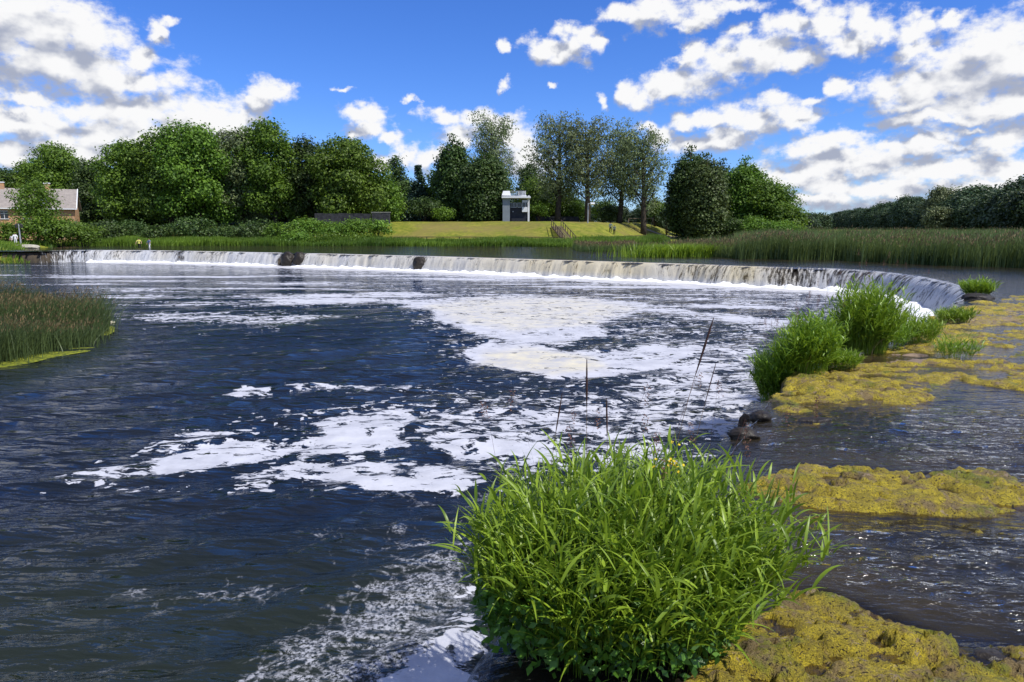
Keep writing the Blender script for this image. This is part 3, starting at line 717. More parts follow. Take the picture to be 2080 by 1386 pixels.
# dark boulders that part the curtain
M_BOULDER = plain('wet_boulder', (0.035,0.028,0.020), 0.45, 0.5, 4, 0.08)
def boulder(c, r, mat, name='boulder', seed=0):
    bm = bmesh.new(); bmesh.ops.create_icosphere(bm, subdivisions=4, radius=1)
    for vv in bm.verts:
        n = vv.co.copy(); k = 1+0.45*(float(fbm(np.array([n.x*1.7+seed]), np.array([n.y*1.7+n.z*2.1]), 4, seed)[0])-.5)
        vv.co = Vector((n.x*r[0]*k, n.y*r[1]*k, n.z*r[2]*k))
    me = bpy.data.meshes.new(name); bm.to_mesh(me); bm.free(); me.materials.append(mat)
    me.polygons.foreach_set('use_smooth', np.ones(len(me.polygons), bool))
    o = bpy.data.objects.new(name, me); COL.objects.link(o); o.location = c; return o
for i, (pxv, r, lab) in enumerate(((588,(.75,.6,1.0),'dark wet boulder parting the curtain of the falls on the left'),(612,(.7,.55,.95),'second dark boulder in the falls, just right of the larger one'),(855,(.7,.5,.85),'narrow dark rock showing through the middle of the waterfall'))):
    E_, _ = interp_edge(np.array([s_at(pxv)]))
    o = boulder((E_[0][0], E_[0][1]-0.55, -0.85), r, M_BOULDER, seed=i+3); tag(o, lab, 'boulder', 'boulders in the falls')

# ------------------------------------------------------------------ ground
SLOPE_X0, SLOPE_X1 = at(1330,460,125)[0], at(1560,460,125)[0]
mound_c = P(-20, 520, ZL+.5)
def ground_z(x, y):
    x = np.asarray(x, float); y = np.asarray(y, float)
    t = inland(x, y)
    n = fbm(x*0.06, y*0.06, 3, 111)-.5
    k = 1-sstep(x, SLOPE_X0, SLOPE_X1)
    left = 1-sstep(x, -66, -50)
    z = -0.8+1.15*sstep(t, -3, 1.5)+0.25*sstep(t, 2, 8)
    z = z+k*(2.95*sstep(t+n*3, 9, 25))*(1-0.25*left)+n*0.8*sstep(t, 6, 20)
    z = z-(1-k)*0.1
    z = z+sstep(y, 250, 900)*2.0*sstep(x, -2000, 300)*0
    return z
gx = np.concatenate([np.linspace(-2500,-140,30), np.linspace(-135,80,461), np.linspace(85,300,60), np.linspace(320,3200,50)])
gy = np.concatenate([np.linspace(-60,74,24), np.linspace(75,180,260), np.linspace(184,420,60), np.linspace(450,4500,50)])
GX2, GY2 = np.meshgrid(gx, gy)
gz = ground_z(GX2, GY2)
tt_ = inland(GX2, GY2)
inner = (GX2 > -70) & (GY2 < 100)
low = sstep(GY2, 100, 74)
gz = np.where(tt_ < -2.5, np.minimum(gz, -0.8), gz)
Eall = edge_dist(GX2.ravel(), GY2.ravel(), Ecoarse, Es)[0].reshape(GX2.shape)
gz = np.where((Eall < 0.6) & (tt_ < 0), -2.4, gz)
lb = (GX2 < -57) & (GY2 < 92) & (tt_ < 4)
gz = np.where(lb, np.minimum(gz, -2.6+3.1*sstep(tt_, -4, 4)), gz)
# low spit of grass at the left end of the pool
dry = sstep(poly_sd(*proj(GX2, GY2, gz), [(800,452),(900,450),(1020,455),(1080,470),(1000,480),(860,475)], 2), -25, 30)
gp = proj(GX2, GY2, gz)
dry = dry*.55
ss = sstep(poly_sd(gp[0], gp[1], [(0,430),(560,430),(640,445),(600,488),(60,490)], 1), -6, 6)*(tt_ > 3)  # dark undergrowth bank, with the grove's shade painted into its colour
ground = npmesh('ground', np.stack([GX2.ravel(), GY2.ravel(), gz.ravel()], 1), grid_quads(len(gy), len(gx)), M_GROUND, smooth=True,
    attrs=dict(dry=dry.ravel(), painted_shade=ss.ravel()*0.8)); tag(ground, kind='structure')
# footpath: a pale worn strip laid on the lawn
M_PATH = plain('path_gravel', (0.42,0.36,0.26), 0.95, 0.3, 1.5)
def strip(name, pts, w, mat, lift=0.03, kind='structure'):
    pts = np.array(pts); seg = np.hypot(*np.diff(pts, axis=0).T); s = np.concatenate([[0], np.cumsum(seg)])
    S = np.arange(0, s[-1], 0.7); c = np.stack([np.interp(S, s, pts[:,0]), np.interp(S, s, pts[:,1])], 1)
    T = np.gradient(c, axis=0); T /= np.linalg.norm(T, axis=1)[:,None]; N = np.stack([-T[:,1], T[:,0]], 1)
    V = []
    for k in np.linspace(-.5, .5, 5):
        p = c+N*(k*w*(0.8+0.4*fbm(S*0.5, S*0, 3, 7))[:,None]); V.append(np.stack([p[:,0], p[:,1], ground_z(p[:,0], p[:,1])+lift], 1))
    v = np.concatenate(V); o = npmesh(name, v, grid_quads(5, len(S)), mat, smooth=True); tag(o, kind=kind); return o
def gpt(px, off):   # a point 'off' metres beyond the shore under photo x
    d = ray(px, 480); x0 = 0
    yy = 105.0
    for _ in range(20): x0 = d[0]/d[1]*yy; yy = float(shore_y(x0))+off
    return (x0, yy)
strip('footpath', [gpt(1160,4.5), gpt(1250,5), gpt(1350,6), gpt(1460,8)], 1.5, M_PATH, .05)
strip('footpath', [gpt(1390,7), gpt(1350,13), gpt(1310,18)], 1.1, M_PATH, .05)

# ------------------------------------------------------------------ vegetation builders
def ribbons(base, height, azim, lean, width, k=4, droop=0.0, tone=None, wprof=None, twist=None):
    """N curved blades; base (N,3), lean = how far the tip is carried sideways relative to the height"""
    N = len(base); t = np.linspace(0, 1, k+1)
    dx, dy = np.cos(azim), np.sin(azim)
    wa = azim+PI/2 if twist is None else twist
    wx, wy = np.cos(wa), np.sin(wa)
    L = height[:,None]*t[None]
    hor = lean[:,None]*height[:,None]*(t[None]**1.8)
    up = L-droop[:,None]*height[:,None]*(t[None]**2.6) if not np.isscalar(droop) else L-droop*height[:,None]*(t[None]**2.6)
    px_ = base[:,0][:,None]+dx[:,None]*hor; py_ = base[:,1][:,None]+dy[:,None]*hor; pz_ = base[:,2][:,None]+up
    wp = (1-t**2.2)*0.95+0.05 if wprof is None else wprof(t)
    hw = width[:,None]*wp[None]*0.5
    A = np.stack([px_-wx[:,None]*hw, py_-wy[:,None]*hw, pz_], -1); B = np.stack([px_+wx[:,None]*hw, py_+wy[:,None]*hw, pz_], -1)
    v = np.stack([A, B], 2).reshape(N*(k+1)*2, 3)
    b = (np.arange(N)*(k+1)*2)[:,None]; j = np.arange(k)[None]*2
    q = np.stack([b+j, b+j+1, b+j+3, b+j+2], -1).reshape(-1, 4)
    if tone is None: tone = rng.random(N)
    return v, q, np.repeat(tone, (k+1)*2)
def join(parts):
    vs, qs, ts = [], [], []; n = 0
    for v, q, t in parts: vs.append(v); qs.append(q+n); ts.append(t); n += len(v)
    return np.concatenate(vs), np.concatenate(qs), np.concatenate(ts)
def leafquads(c, size, nrm, tone, aspect=0.65):
    N = len(c); nrm = nrm/np.linalg.norm(nrm, axis=1)[:,None]
    r = rng.normal(size=(N,3)); a = np.cross(nrm, r); a /= np.linalg.norm(a, axis=1)[:,None]; b = np.cross(nrm, a)
    s = size[:,None]
    v = np.stack([c-a*s*.5, c+b*s*aspect*.5, c+a*s*.5, c-b*s*aspect*.5], 1).reshape(-1, 3)
    return v, np.arange(N*4).reshape(N, 4), np.repeat(tone, 4)
def crown_points(lobes, per_m2, clump, nclump):
    """leaf clumps scattered on and within the lobes of a crown"""
    C, NR_ = [], []
    for (c, r) in lobes:
        c = np.array(c); r = np.array(r); area = 4*PI*((r[0]*r[1])**1.6/3+(r[0]*r[2])**1.6/3+(r[1]*r[2])**1.6/3)**(1/1.6)
        n = max(6, int(area*per_m2)); d = rng.normal(size=(n,3)); d /= np.linalg.norm(d, axis=1)[:,None]
        rad = 1-0.42*rng.random(n)**1.7+0.10*rng.normal(size=n)
        C.append(c+d*r*rad[:,None]); NR_.append(d)
    C = np.concatenate(C); D = np.concatenate(NR_)
    n = len(C); tone_c = rng.random(n)
    CC = np.repeat(C, nclump, 0)+rng.normal(size=(n*nclump,3))*clump*[1,1,.55]
    DD = np.repeat(D, nclump, 0)*0.9+rng.normal(size=(n*nclump,3))*0.55+[0,0,.5]
    tone = np.clip(np.repeat(tone_c, nclump)*0.55+rng.random(n*nclump)*0.45, 0, 1)
    return CC, DD, tone
def limb(mb, a, b, r0, r1, bend=0.15, n=5, seg=6):
    a = np.array(a, float); b = np.array(b, float); L = np.linalg.norm(b-a); off = rng.normal(size=3)*L*bend*0.5; off[2] = -abs(off[2])*0.3
    pts = [tuple(a+(b-a)*t+off*math.sin(PI*t)) for t in np.linspace(0, 1, n)]
    mb.tube(pts, [r0+(r1-r0)*i/(n-1) for i in range(n)], seg)
    return pts
def make_tree(name, loc, H, Wd, kind, mat, label, cat='tree', group=None, base_frac=0.18, dens=1.0, leaf=0.42, seed=0):
    global rng
    keep = rng; rng = np.random.default_rng(seed+1000)
    root = empty(name, loc, 0, label=label, cat=cat, group=group)
    mb = MB(); rw = Wd/2; lobes = []; tips = []
    if kind == 'broad':
        z0 = H*base_frac; hc = (H-z0)
        lobes.append(((0,0,z0+hc*.50), (rw*.72, rw*.72, hc*.47)))
        n = 13
        for i in range(n):
            a = 2*PI*i*0.618+rng.random()*.6; f = (i+.5)/n; zz = z0+hc*(0.10+0.78*f); rr = rw*(0.72*math.sqrt(max(0.03, 1-((f-.38)/.68)**2)))
            s = rw*(0.36+0.15*rng.random())
            lobes.append(((rr*math.cos(a), rr*math.sin(a), zz), (s, s, s*.82)))
        lobes.append(((rng.normal()*rw*.12, rng.normal()*rw*.12, H-rw*.30), (rw*.34, rw*.34, rw*.30)))
        tips = [l[0] for l in lobes[1:]]
        tr = H*0.022; top = (rw*.04, 0, z0+hc*.45)
        limb(mb, (0,0,-.3), top, tr*1.3, tr*.6, 0.03, 6, 8)
        for tp in tips: 
            s0 = (0, 0, z0*0.8+(tp[2]-z0)*0.35); limb(mb, s0, tp, tr*.42, tr*.10, .12)
        per = 1.55*dens; cl = leaf*1.35; nc = 9
    elif kind == 'willow':      # tall, open crown: upright limbs, sprays of fine pale leaf
        z0 = H*base_frac; tr = H*.025
        trunk = limb(mb, (0,0,-.3), (rng.normal()*rw*.1, 0, H*.93), tr*1.25, tr*.12, .03, 9, 8)
        for i in range(26):
            f = i/26; zb = H*(0.20+0.62*f); a = i*2.4+rng.random(); reach = rw*(1.0-0.55*max(0, f-.35)/.65)*(.62+.4*rng.random())*(0.75+0.6*min(f,.4))
            b0 = (0, 0, zb); tip = (reach*math.cos(a), reach*math.sin(a), min(zb+H*(.15+.12*rng.random()), H*.985))
            pts = limb(mb, b0, tip, tr*.34*(1-f*.5), tr*.07, .14, 6)
            for j in range(2, 6):
                pz = pts[j]; s = rw*(.19+.11*rng.random())
                lobes.append(((pz[0]+rng.normal()*rw*.10, pz[1]+rng.normal()*rw*.10, pz[2]-s*.3+rng.normal()*H*.015), (s, s, s*1.25)))
                if rng.random() < .6:
                    e = np.array(pz)+rng.normal(size=3)*[rw*.22, rw*.22, H*.04]; limb(mb, pz, e, tr*.08, tr*.03, .1, 3, 4)
        per = 0.80*dens; cl = leaf*1.0; nc = 5
    elif kind == 'column':
        z0 = H*base_frac; n = 15; tr = H*.02
        for i in range(n):
            f = i/(n-1); zz = z0+(H-z0)*(0.06+.86*f); env = rw*(0.9*math.sin(PI*min(1, (f*.86+.16)))**.55)
            for j in range(3 if f < .85 else 1):
                a = j*2.1+i*1.1; s = env*.46*(0.85+.3*rng.random()); lobes.append(((env*.52*math.cos(a), env*.52*math.sin(a), zz), (s, s, s*1.15)))
        limb(mb, (0,0,-.3), (0,0,H*.9), tr, tr*.15, .02, 6, 8)
        for l in lobes[::3]: limb(mb, (0,0,l[0][2]-H*.05), l[0], tr*.3, tr*.08, .1, 4)
        per = 2.0*dens; cl = leaf*1.2; nc = 8
    elif kind == 'conifer':
        tr = H*.016; limb(mb, (0,0,-.3), (0,0,H*.98), tr, tr*.1, .01, 6, 8)
        for i in range(20):
            f = i/19; zz = H*(.06+.9*f); rr = rw*(1-f)**.85+0.15
            for j in range(7 if f < .7 else 4):
                a = j*2*PI/7+i*.7+rng.random()*.4; L = rr*(.75+.35*rng.random())
                tip = (L*math.cos(a), L*math.sin(a), zz-L*.28)
                if f < .8: limb(mb, (0,0,zz), tip, tr*.2, tr*.05, .05, 3, 4)
                lobes.append(((tip[0]*.62, tip[1]*.62, zz-L*.17), (L*.38, L*.38, L*.14)))
        per = 2.2*dens; cl = leaf*.7; nc = 6
    else:                        # shrub: several stems, low lobes
        n = 9
        for i in range(n):
            a = i*2.4; rr = rw*.62*math.sqrt((i+.3)/n); s = min(rw*.42, H*.45)*(.75+.5*rng.random())
            zc = max(s*.55, H*(1.0-.28*(rr/rw)**2)-s*.95+rng.normal()*H*.03)
            lobes.append(((rr*math.cos(a), rr*math.sin(a), zc), (s*1.1, s*1.1, s)))
            limb(mb, (rng.normal()*.1, rng.normal()*.1, -.1), lobes[-1][0], .05, .02, .1, 3, 5)
        per = 1.5*dens; cl = leaf*1.2; nc = 8
    C, D, tone = crown_points(lobes, per, cl, nc)
    if kind == 'willow': D = D*[1,1,.35]
    ok = C[:,2] > 0.02; C, D, tone = C[ok], D[ok], tone[ok]
    v, q, t = leafquads(C, leaf*(.7+.7*rng.random(len(C))), D, tone, .5 if kind == 'willow' else .7)
    mb.build('trunk' if kind != 'shrub' else 'stems', M_BARK, root, smooth=True)
    npmesh('crown' if kind != 'shrub' else 'foliage', v, q, mat, root, dict(tone=t))
    rng = keep
    return root
def copy_tree(o, parent=None):
    c = o.copy(); COL.objects.link(c); c.parent = parent
    for ch in [k for k in bpy.data.objects if k.parent == o]: copy_tree(ch, c)
    return c
def tree_at(px, top, wpx, Y, kind, mat, label, name='broadleaf_tree', **kw):
    xx = at(px, 450, Y)[0]; zg = float(ground_z(xx, Y)); zt = at(px, top, Y)[2]
    return make_tree(name, (xx, Y, zg-.05), zt-zg, wpx/FPX*Y, kind, mat, label, seed=int(px*7+top), **kw)
GL = 'trees on the far bank'
TREES = [
 (28,345,80,150,'broad',M_LEAFD,'dark tree behind the left chimney of the brick house, at the picture edge'),
 (82,330,100,152,'broad',M_LEAF,'rounded tree rising behind the ridge of the brick house'),
 (135,293,130,146,'broad',M_LEAF,'tall tree with a pointed top right behind the brick house'),
 (205,328,95,138,'broad',M_LEAFD,'dark tree just right of the brick house gable'),
 (272,284,120,128,'broad',M_LEAF,'green tree with ragged crown left of the tallest dense tree'),
 (350,262,120,124,'broad',M_LEAF,'dense tree with a broad domed top left of the highest crown'),
 (405,251,150,122,'broad',M_LEAF,'largest dense green tree of the left grove'),
 (495,257,110,126,'broad',M_LEAFG,'greyish thin leaved tree with sky showing through its crown'),
 (558,243,115,124,'broad',M_LEAF,'tallest domed tree right of the thin greyish one'),
 (632,279,100,126,'broad',M_LEAFD,'darker tree with an uneven top in the dip of the grove'),
 (712,282,140,122,'broad',M_LEAF,'round topped tree closing the left grove above the stone wall'),
 (772,360,80,126,'broad',M_LEAF,'low sloping tree on the right shoulder of the grove'),
 (808,317,48,150,'broad',M_LEAFD,'slim tree with a small round head left of the dark conifer'),
 (815,365,90,152,'broad',M_LEAFD,'low dark tree below the small round headed tree'),
 (895,345,60,140,'broad',M_LEAF,'bright green tree squeezed beside the dark conifer'),
 (922,262,85,136,'column',M_LEAFD,'narrow dark tree left of the pale willow top'),
 (985,300,120,132,'column',M_LEAFD,'dark dense tree at the left side of the white pavilion'),
 (1075,331,56,165,'broad',M_LEAFD,'small dark round tree far behind the white pavilion'),
 (1108,368,110,148,'broad',M_LEAF,'mid green tree right behind the pavilion under the tall willows'),
 (1398,283,105,138,'column',M_LEAFD,'dark cone shaped tree left in the right hand group'),
 (1432,300,100,133,'column',M_OLIVE,'pale olive tree in front of the dark cone shaped one'),
 (1508,308,110,140,'column',M_LEAF,'deep green tree with toothed top right in the group'),
 (1462,310,80,146,'column',M_LEAFD,'dark tree wedged between olive and deep green crowns'),
 (1562,364,100,136,'broad',M_LEAFY,'light green bushy tree at the right end of the lawn'),
 (1598,420,70,132,'broad',M_LEAFY,'low light green tree leaning over the reeds'),
]
for (px_, top_, w_, Y_, k_, m_, lab_) in TREES:
    tree_at(px_, top_, w_, Y_, k_, m_, lab_, group=GL, base_frac=0.03 if k_ == 'column' else 0.04, leaf=.42, dens=1.25)
tree_at(75,368,78,97,'broad',M_LEAFY,'small light green tree standing in front of the brick house roof', group=GL, base_frac=.35, leaf=.3)
tree_at(852,334,74,140,'conifer',M_CONIF,'dark blue green spruce between the grove and the willow group','conifer_tree', group=GL)
WGL = 'tall thin crowned willows'
for (px_, top_, w_, Y_, lab_) in [(1002,231,112,140,'pale willow rising above the dark tree by the white pavilion'),
    (1132,234,135,136,'leftmost tall willow right of the pavilion with drooping grey sprays'),
    (1193,240,120,134,'willow with a bare straight dark trunk behind the lamp post'),
    (1258,254,135,138,'full grey willow between the dark trunked one and the last one'),
    (1308,260,100,134,'last tall willow before the gap with hanging right side')]:
    tree_at(px_, top_, w_, Y_, 'willow', M_LEAFG, lab_, 'willow_tree', group=WGL, dens=0.82, leaf=.36)
# shrubs ---------------------------------------------------------------
def shrub_at(px, base, top, wpx, Y, mat, label, **kw):
    xx = at(px, 450, Y)[0]; zg = float(ground_z(xx, Y)); zt = at(px, top, Y)[2]
    return make_tree('shrub', (xx, Y, zg-.1), max(1.0, zt-zg), wpx/FPX*Y, 'shrub', mat, label, 'shrub', kw.get('group','shrubs on the far bank'), leaf=kw.get('leaf',.3), seed=int(px*3+top), dens=kw.get('dens',1))
SHR = [(10,0,452,70,92,M_LEAF,'green shrub at the picture edge under the brick house'),(70,0,440,90,94,M_LEAF,'broad bush below the wall of the brick house'),
 (120,0,438,90,95,M_LEAF,'bush under the right part of the brick house'),(165,0,452,80,95,M_LEAFY,'light green bush below the brick gable'),
 (205,0,448,90,104,M_LEAFD,'dark bush right of the brick gable'),(262,0,447,100,108,M_LEAFD,'dark undergrowth bush at the foot of the ragged tree'),
 (325,0,455,100,108,M_LEAFD,'dark undergrowth under the domed tree'),(390,0,441,100,108,M_LEAFD,'dark bush under the largest grove tree'),
 (455,0,458,100,108,M_LEAFD,'dark bush under the gap in the grove'),(515,0,446,90,109,M_LEAFD,'dark bush left of the bright sloping bushes'),
 (570,0,452,70,107,M_LEAF,'leafy bush where the bright slope begins'),(625,0,442,80,109,M_LEAFY,'bright bush climbing the slope left of the stone wall'),
 (680,0,450,80,109,M_LEAFY,'bright bush under the stone wall'),(725,0,443,70,110,M_LEAFY,'bright bush reaching over the stone wall'),
 (768,0,446,56,110,M_LEAF,'rounded bush at the right end of the stone wall'),(600,0,470,80,103,M_LEAFY,'low pale bush near the water on the left slope'),
 (660,0,473,90,103,M_LEAFY,'low pale bush near the water mid slope'),(730,0,474,80,103,M_LEAFY,'low pale bush near the water at the slope end'),
 (862,0,402,76,130,M_LEAFD,'dome shaped dark bush in front of the spruce'),(800,0,405,50,132,M_LEAF,'bush at the corner behind the stone wall end'),
 (900,0,420,50,128,M_LEAF,'pale edged bush right of the dark dome bush'),
 (1000,0,425,50,130,M_LEAFD,'bush against the left wall of the pavilion'),(1095,0,412,44,134,M_LEAF,'bush against the right side of the pavilion'),
 (1160,0,408,70,148,M_LEAFY,'bright bush behind the low wall between willows'),(1225,0,405,60,148,M_LEAF,'bush in the shade behind the lamp post'),
 (1240,0,415,60,140,M_LEAFD,'dark shrub behind the two standing people'),(1330,0,408,50,150,M_LEAF,'bush in the gap right of the last willow'),
 (1355,0,420,40,146,M_LEAFD,'dark bush left of the cone shaped tree'),(1535,0,440,80,130,M_LEAF,'bush under the light green bushy tree'),
 (1590,0,450,70,126,M_LEAFY,'low spreading bush where the lawn meets the reeds'),(1480,0,440,60,132,M_LEAFD,'dark bush behind the red brown table'),
 (1620,0,458,40,140,M_LEAFY,'small light bush right beyond the lawn')]
for s_ in SHR: shrub_at(*s_)
# wood on the right, receding from 240 m to 700 m ------------------------
protos = []
for i in range(6):
    kw = dict(dens=.42, leaf=.85, group='wood edge beyond the reed bed')
    protos.append(make_tree('woodland_tree', (0,0,0), 16, [12,13,11,14,10,12][i], ['broad','broad','column','broad','column','broad'][i], M_FAR,
        'green tree in the long wood edge beyond the reed bed', 'tree', seed=400+i, base_frac=.04, dens=.42, leaf=.8, ) )
    protos[-1]['group'] = kw['group']
wood_px = [(2330,320,190),(2200,338,215),(2080,362,245),(2000,378,275),(1930,393,320),(1860,406,370),(1800,415,430),(1750,425,500),(1700,432,600),(1672,445,700)]
pts = []
wp = np.array(wood_px, float)
for row in range(2):
    tpar = 0.0
    while tpar < len(wp)-1:
        i = int(tpar); f = tpar-i; a = wp[i]*(1-f)+wp[i+1]*f
        Yd = a[2]+row*11+random.uniform(-3,3); xx = at(a[0], 460, Yd)[0]; zt = at(a[0], a[1], a[2])[2]
        pts.append((xx, Yd, zt*random.uniform(.80,1.06)*(1.05 if row else .92)))
        stepm = 8.5+row*2; A0 = np.array(at(wp[i][0],460,wp[i][2])[:2]); A1 = np.array(at(wp[i+1][0],460,wp[i+1][2])[:2])
        tpar += stepm/np.linalg.norm(A1-A0)
for k, (xx, Yd, h) in enumerate(pts):
    o = protos[k] if k < 6 else copy_tree(protos[k % 6])
    zg = float(ground_z(xx, Yd)); o.location = (xx, Yd, zg-.2); s = max(.4, (h-zg)/16); o.scale = (s*random.uniform(.9,1.3), s*random.uniform(.9,1.3), s); o.rotation_euler.z = random.uniform(0, 6.28)
bk = 0
for px_ in np.arange(-60, 1640, 33):
    Yd = 185+random.uniform(-12, 12); xx = at(px_, 450, Yd)[0]; zg = float(ground_z(xx, Yd)); top_ = np.interp(px_, [-60,200,700,790,890,1050,1360,1500,1640], [350,335,345,385,395,405,412,412,440])+random.uniform(-12,16)
    o = copy_tree(protos[bk % 6]); bk += 1; h = at(px_, top_, Yd)[2]; s = (h-zg)/16; o.location = (xx, Yd, zg-.3); o.scale = (s*1.35, s*1.35, s); o.rotation_euler.z = random.uniform(0, 6.28)
    o['label'] = 'background tree filling the gaps behind the bank trees and willows'; o['group'] = 'background trees behind the far bank'
for (px_, top_, Y_, lab) in [(1612,434,330,'small far tree just right of the light bushy bank tree'),(1645,437,360,'dark far clump tree in the gap before the wood'),(1668,436,380,'last small tree before the long wood edge'),
        (1918,386,330,'thin crowned tree standing above the wood edge'),(1843,402,380,'feathery treetop above the middle of the wood'),(1905,424,300,'pale round tree in front of the dark wood')]:
    xx = at(px_, 460, Y_)[0]; h = at(px_, top_, Y_)[2]
    make_tree('woodland_tree', (xx, Y_, float(ground_z(xx,Y_))-.2), h+.2, h*.9, 'broad', M_LEAFG if Y_ in (330,) and px_ > 1700 or px_ == 1905 else M_FAR, lab, 'tree', 'single trees near the wood', seed=px_, dens=.5, leaf=.8, base_frac=.08)

# reed beds ------------------------------------------------------------
def pts_in_poly(poly, n):
    poly = np.array(poly); lo, hi = poly.min(0), poly.max(0); out = np.zeros((0,2))
    while len(out) < n:
        p = lo+(hi-lo)*rng.random((n*2,2)); ins = np.zeros(len(p), bool)
        for i in range(len(poly)):
            a = poly[i]; b = poly[(i+1) % len(poly)]
            c = ((a[1] > p[:,1]) != (b[1] > p[:,1])) & (p[:,0] < (b[0]-a[0])*(p[:,1]-a[1])/(b[1]-a[1]+1e-9)+a[0]); ins ^= c
        out = np.concatenate([out, p[ins]])
    return out[:n]
def reeds(name, P2, zb, h0, h1, w, mat, lean=.22, windaz=0.3, k=3, tonefn=None, parent=None):
    n = len(P2); hn = np.clip(1.8*fbm(P2[:,0]*0.25, P2[:,1]*0.4, 4, 121)-.4, 0, 1)
    h = (h0+(h1-h0)*hn)*(0.75+.35*rng.random(n))*(np.interp(proj(P2[:,0], P2[:,1], np.zeros(n))[0], [1270,1400,1560], [.45,.6,1]) if name == 'tall' else 1.0); az_ = windaz+rng.normal(size=n)*1.1
    zb_ = zb if not np.isscalar(zb) else np.full(n, zb)
    tone = np.clip(1.3*fbm(P2[:,0]*0.16, P2[:,1]*0.3, 4, 123)-.15+0.4*(rng.random(n)-.5), 0, 1) if tonefn is None else tonefn(P2)
    return ribbons(np.column_stack([P2, zb_]), h, az_, np.abs(rng.normal(size=n))*lean, w*(.7+.6*rng.random(n)), k, 0.05, tone, twist=rng.random(n)*PI), h, az_
front_px = [(1272,503),(1300,512),(1400,520),(1500,526),(1600,528),(1700,528),(1790,534),(1900,539),(2080,545),(2300,552),(2700,565)]
front = [P(*q) for q in front_px]
def dense_band(front, depth, per_m2):
    out = []
    for i in range(len(front)-1):
        a = np.array(front[i]); b = np.array(front[i+1]); d = b-a; L = np.linalg.norm(d); nrm = np.array([-d[1], d[0]])/L
        if nrm[1] < 0: nrm = -nrm
        n = int(L*depth*per_m2); s = rng.random(n)[:,None]; k = (rng.random(n)**1.3)[:,None]
        out.append(a+d*s+nrm*(k*depth+(fbm(s[:,0]*L*.4, s[:,0]*0, 3, i)[:,None]-.5)*1.6))
    return np.concatenate(out)
PA = dense_band(front, 7, 85)
gpoly = [front[0], front[2], front[4], front[8], front[10], (170,60), (420,180), (300,330), (120,330), (60,170), at(1480,460,118)[:2], at(1330,460,100)[:2]]
PB = pts_in_poly(gpoly, 60000); PB = PB[PB[:,1] < 190]; PB = PB[(proj(PB[:,0], PB[:,1], PB[:,0]*0)[0] > 1490) | (PB[:,1] < 88)]
PC = pts_in_poly([(front[2][0],front[2][1]+3), (front[8][0],front[8][1]+3), (110,75), (95,125), (40,128), at(1330,460,98)[:2]], 60000)
(r1, h1_, a1_) = reeds('tall', PA, -.15, 1.7, 2.7, .045, M_REED)
(r2, h2_, a2_) = reeds('tall', PB, 0.0, 2.0, 2.7, .10, M_REED)
PC = PC[(proj(PC[:,0], PC[:,1], PC[:,0]*0)[0] > 1490) | (PC[:,1] < 88)]
(r3, _, _) = reeds('tall', PC, 0.0, 1.9, 2.7, .06, M_REED)
v, q, t = join([r1, r2, r3])
rb = npmesh('reed_bed', v, q, M_REED, attrs=dict(tone=t)); tag(rb, 'tall green reed bed covering the right shore behind the falls', 'reeds', kind='stuff')
def heads(P2, h, az_, zb, frac, size):
    k = rng.random(len(P2)) < frac; n = k.sum()
    c = np.column_stack([P2[k], zb+h[k]*(.93+.04*rng.random(n))])
    return ribbons(c, np.full(n, size)*(.7+.6*rng.random(n)), az_[k], np.full(n, .5), np.full(n, size*.26), 2, .1, rng.random(n), twist=rng.random(n)*PI)
v, q, t = join([heads(PA, h1_, a1_, -.15, .22, .22), heads(PB, h2_, a2_, 0, .22, .26)])
npmesh('reed_tops', v, q, M_REEDTOP, rb, dict(tone=t))['label'] = 'brown feathery tops of the reeds'
# bright low plants at the front of the reed bed
fc = P(1440, 522); n = 5200; P2 = np.column_stack([fc[0]+rng.normal(size=n)*3.2, fc[1]+np.abs(rng.normal(size=n))*2.0-1.0])
(r, _, _) = reeds('r', P2, 0, .9, 1.5, .08, M_BLADE, lean=.5); o = npmesh('water_plants', r[0], r[1], M_BLADE, attrs=dict(tone=r[2])); tag(o, 'bright green low clump of waterside plants in front of the reeds', 'plants')
# far bank grass strip
SX = np.linspace(SH[0,0]+50, at(1480,480,120)[0], 400)
n = 52000; xs = rng.uniform(at(40,500,90)[0], at(1400,490,110)[0], n); offs = -1.3+6.5*rng.random(n)**1.2
P2 = np.column_stack([xs, shore_y(xs)+offs+1.2*(fbm(xs*.3, xs*0, 3, 131)-.5)])
(r, _, _) = reeds('r', P2, np.maximum(ground_z(P2[:,0], P2[:,1]), 0)-.05, .5, 1.25, .09, M_STRIP, lean=.35)
o = npmesh('bank_grass', r[0], r[1], M_STRIP, attrs=dict(tone=r[2])); tag(o, 'long bright grass fringe along the foot of the far bank', 'grass', kind='stuff')
n = 26000; P2 = np.column_stack([rng.uniform(-100, -56, n), rng.uniform(76, 101, n)]); ti = inland(P2[:,0], P2[:,1]); ok = (ti > -.9) & (ti < 7+3*rng.random(n)); P2 = P2[ok]
(r, _, _) = reeds('r', P2, np.where((P2[:,1] < 92) & (inland(P2[:,0], P2[:,1]) < 4), np.minimum(ground_z(P2[:,0], P2[:,1]), -2.6+3.1*sstep(inland(P2[:,0], P2[:,1]), -4, 4)), ground_z(P2[:,0], P2[:,1]))-.05, .3, .85, .09, M_STRIP, lean=.4); o = npmesh('spit_grass', r[0], r[1], M_STRIP, attrs=dict(tone=r[2])); tag(o, 'low grassy bank at the left end of the waterfall', 'grass', kind='stuff')
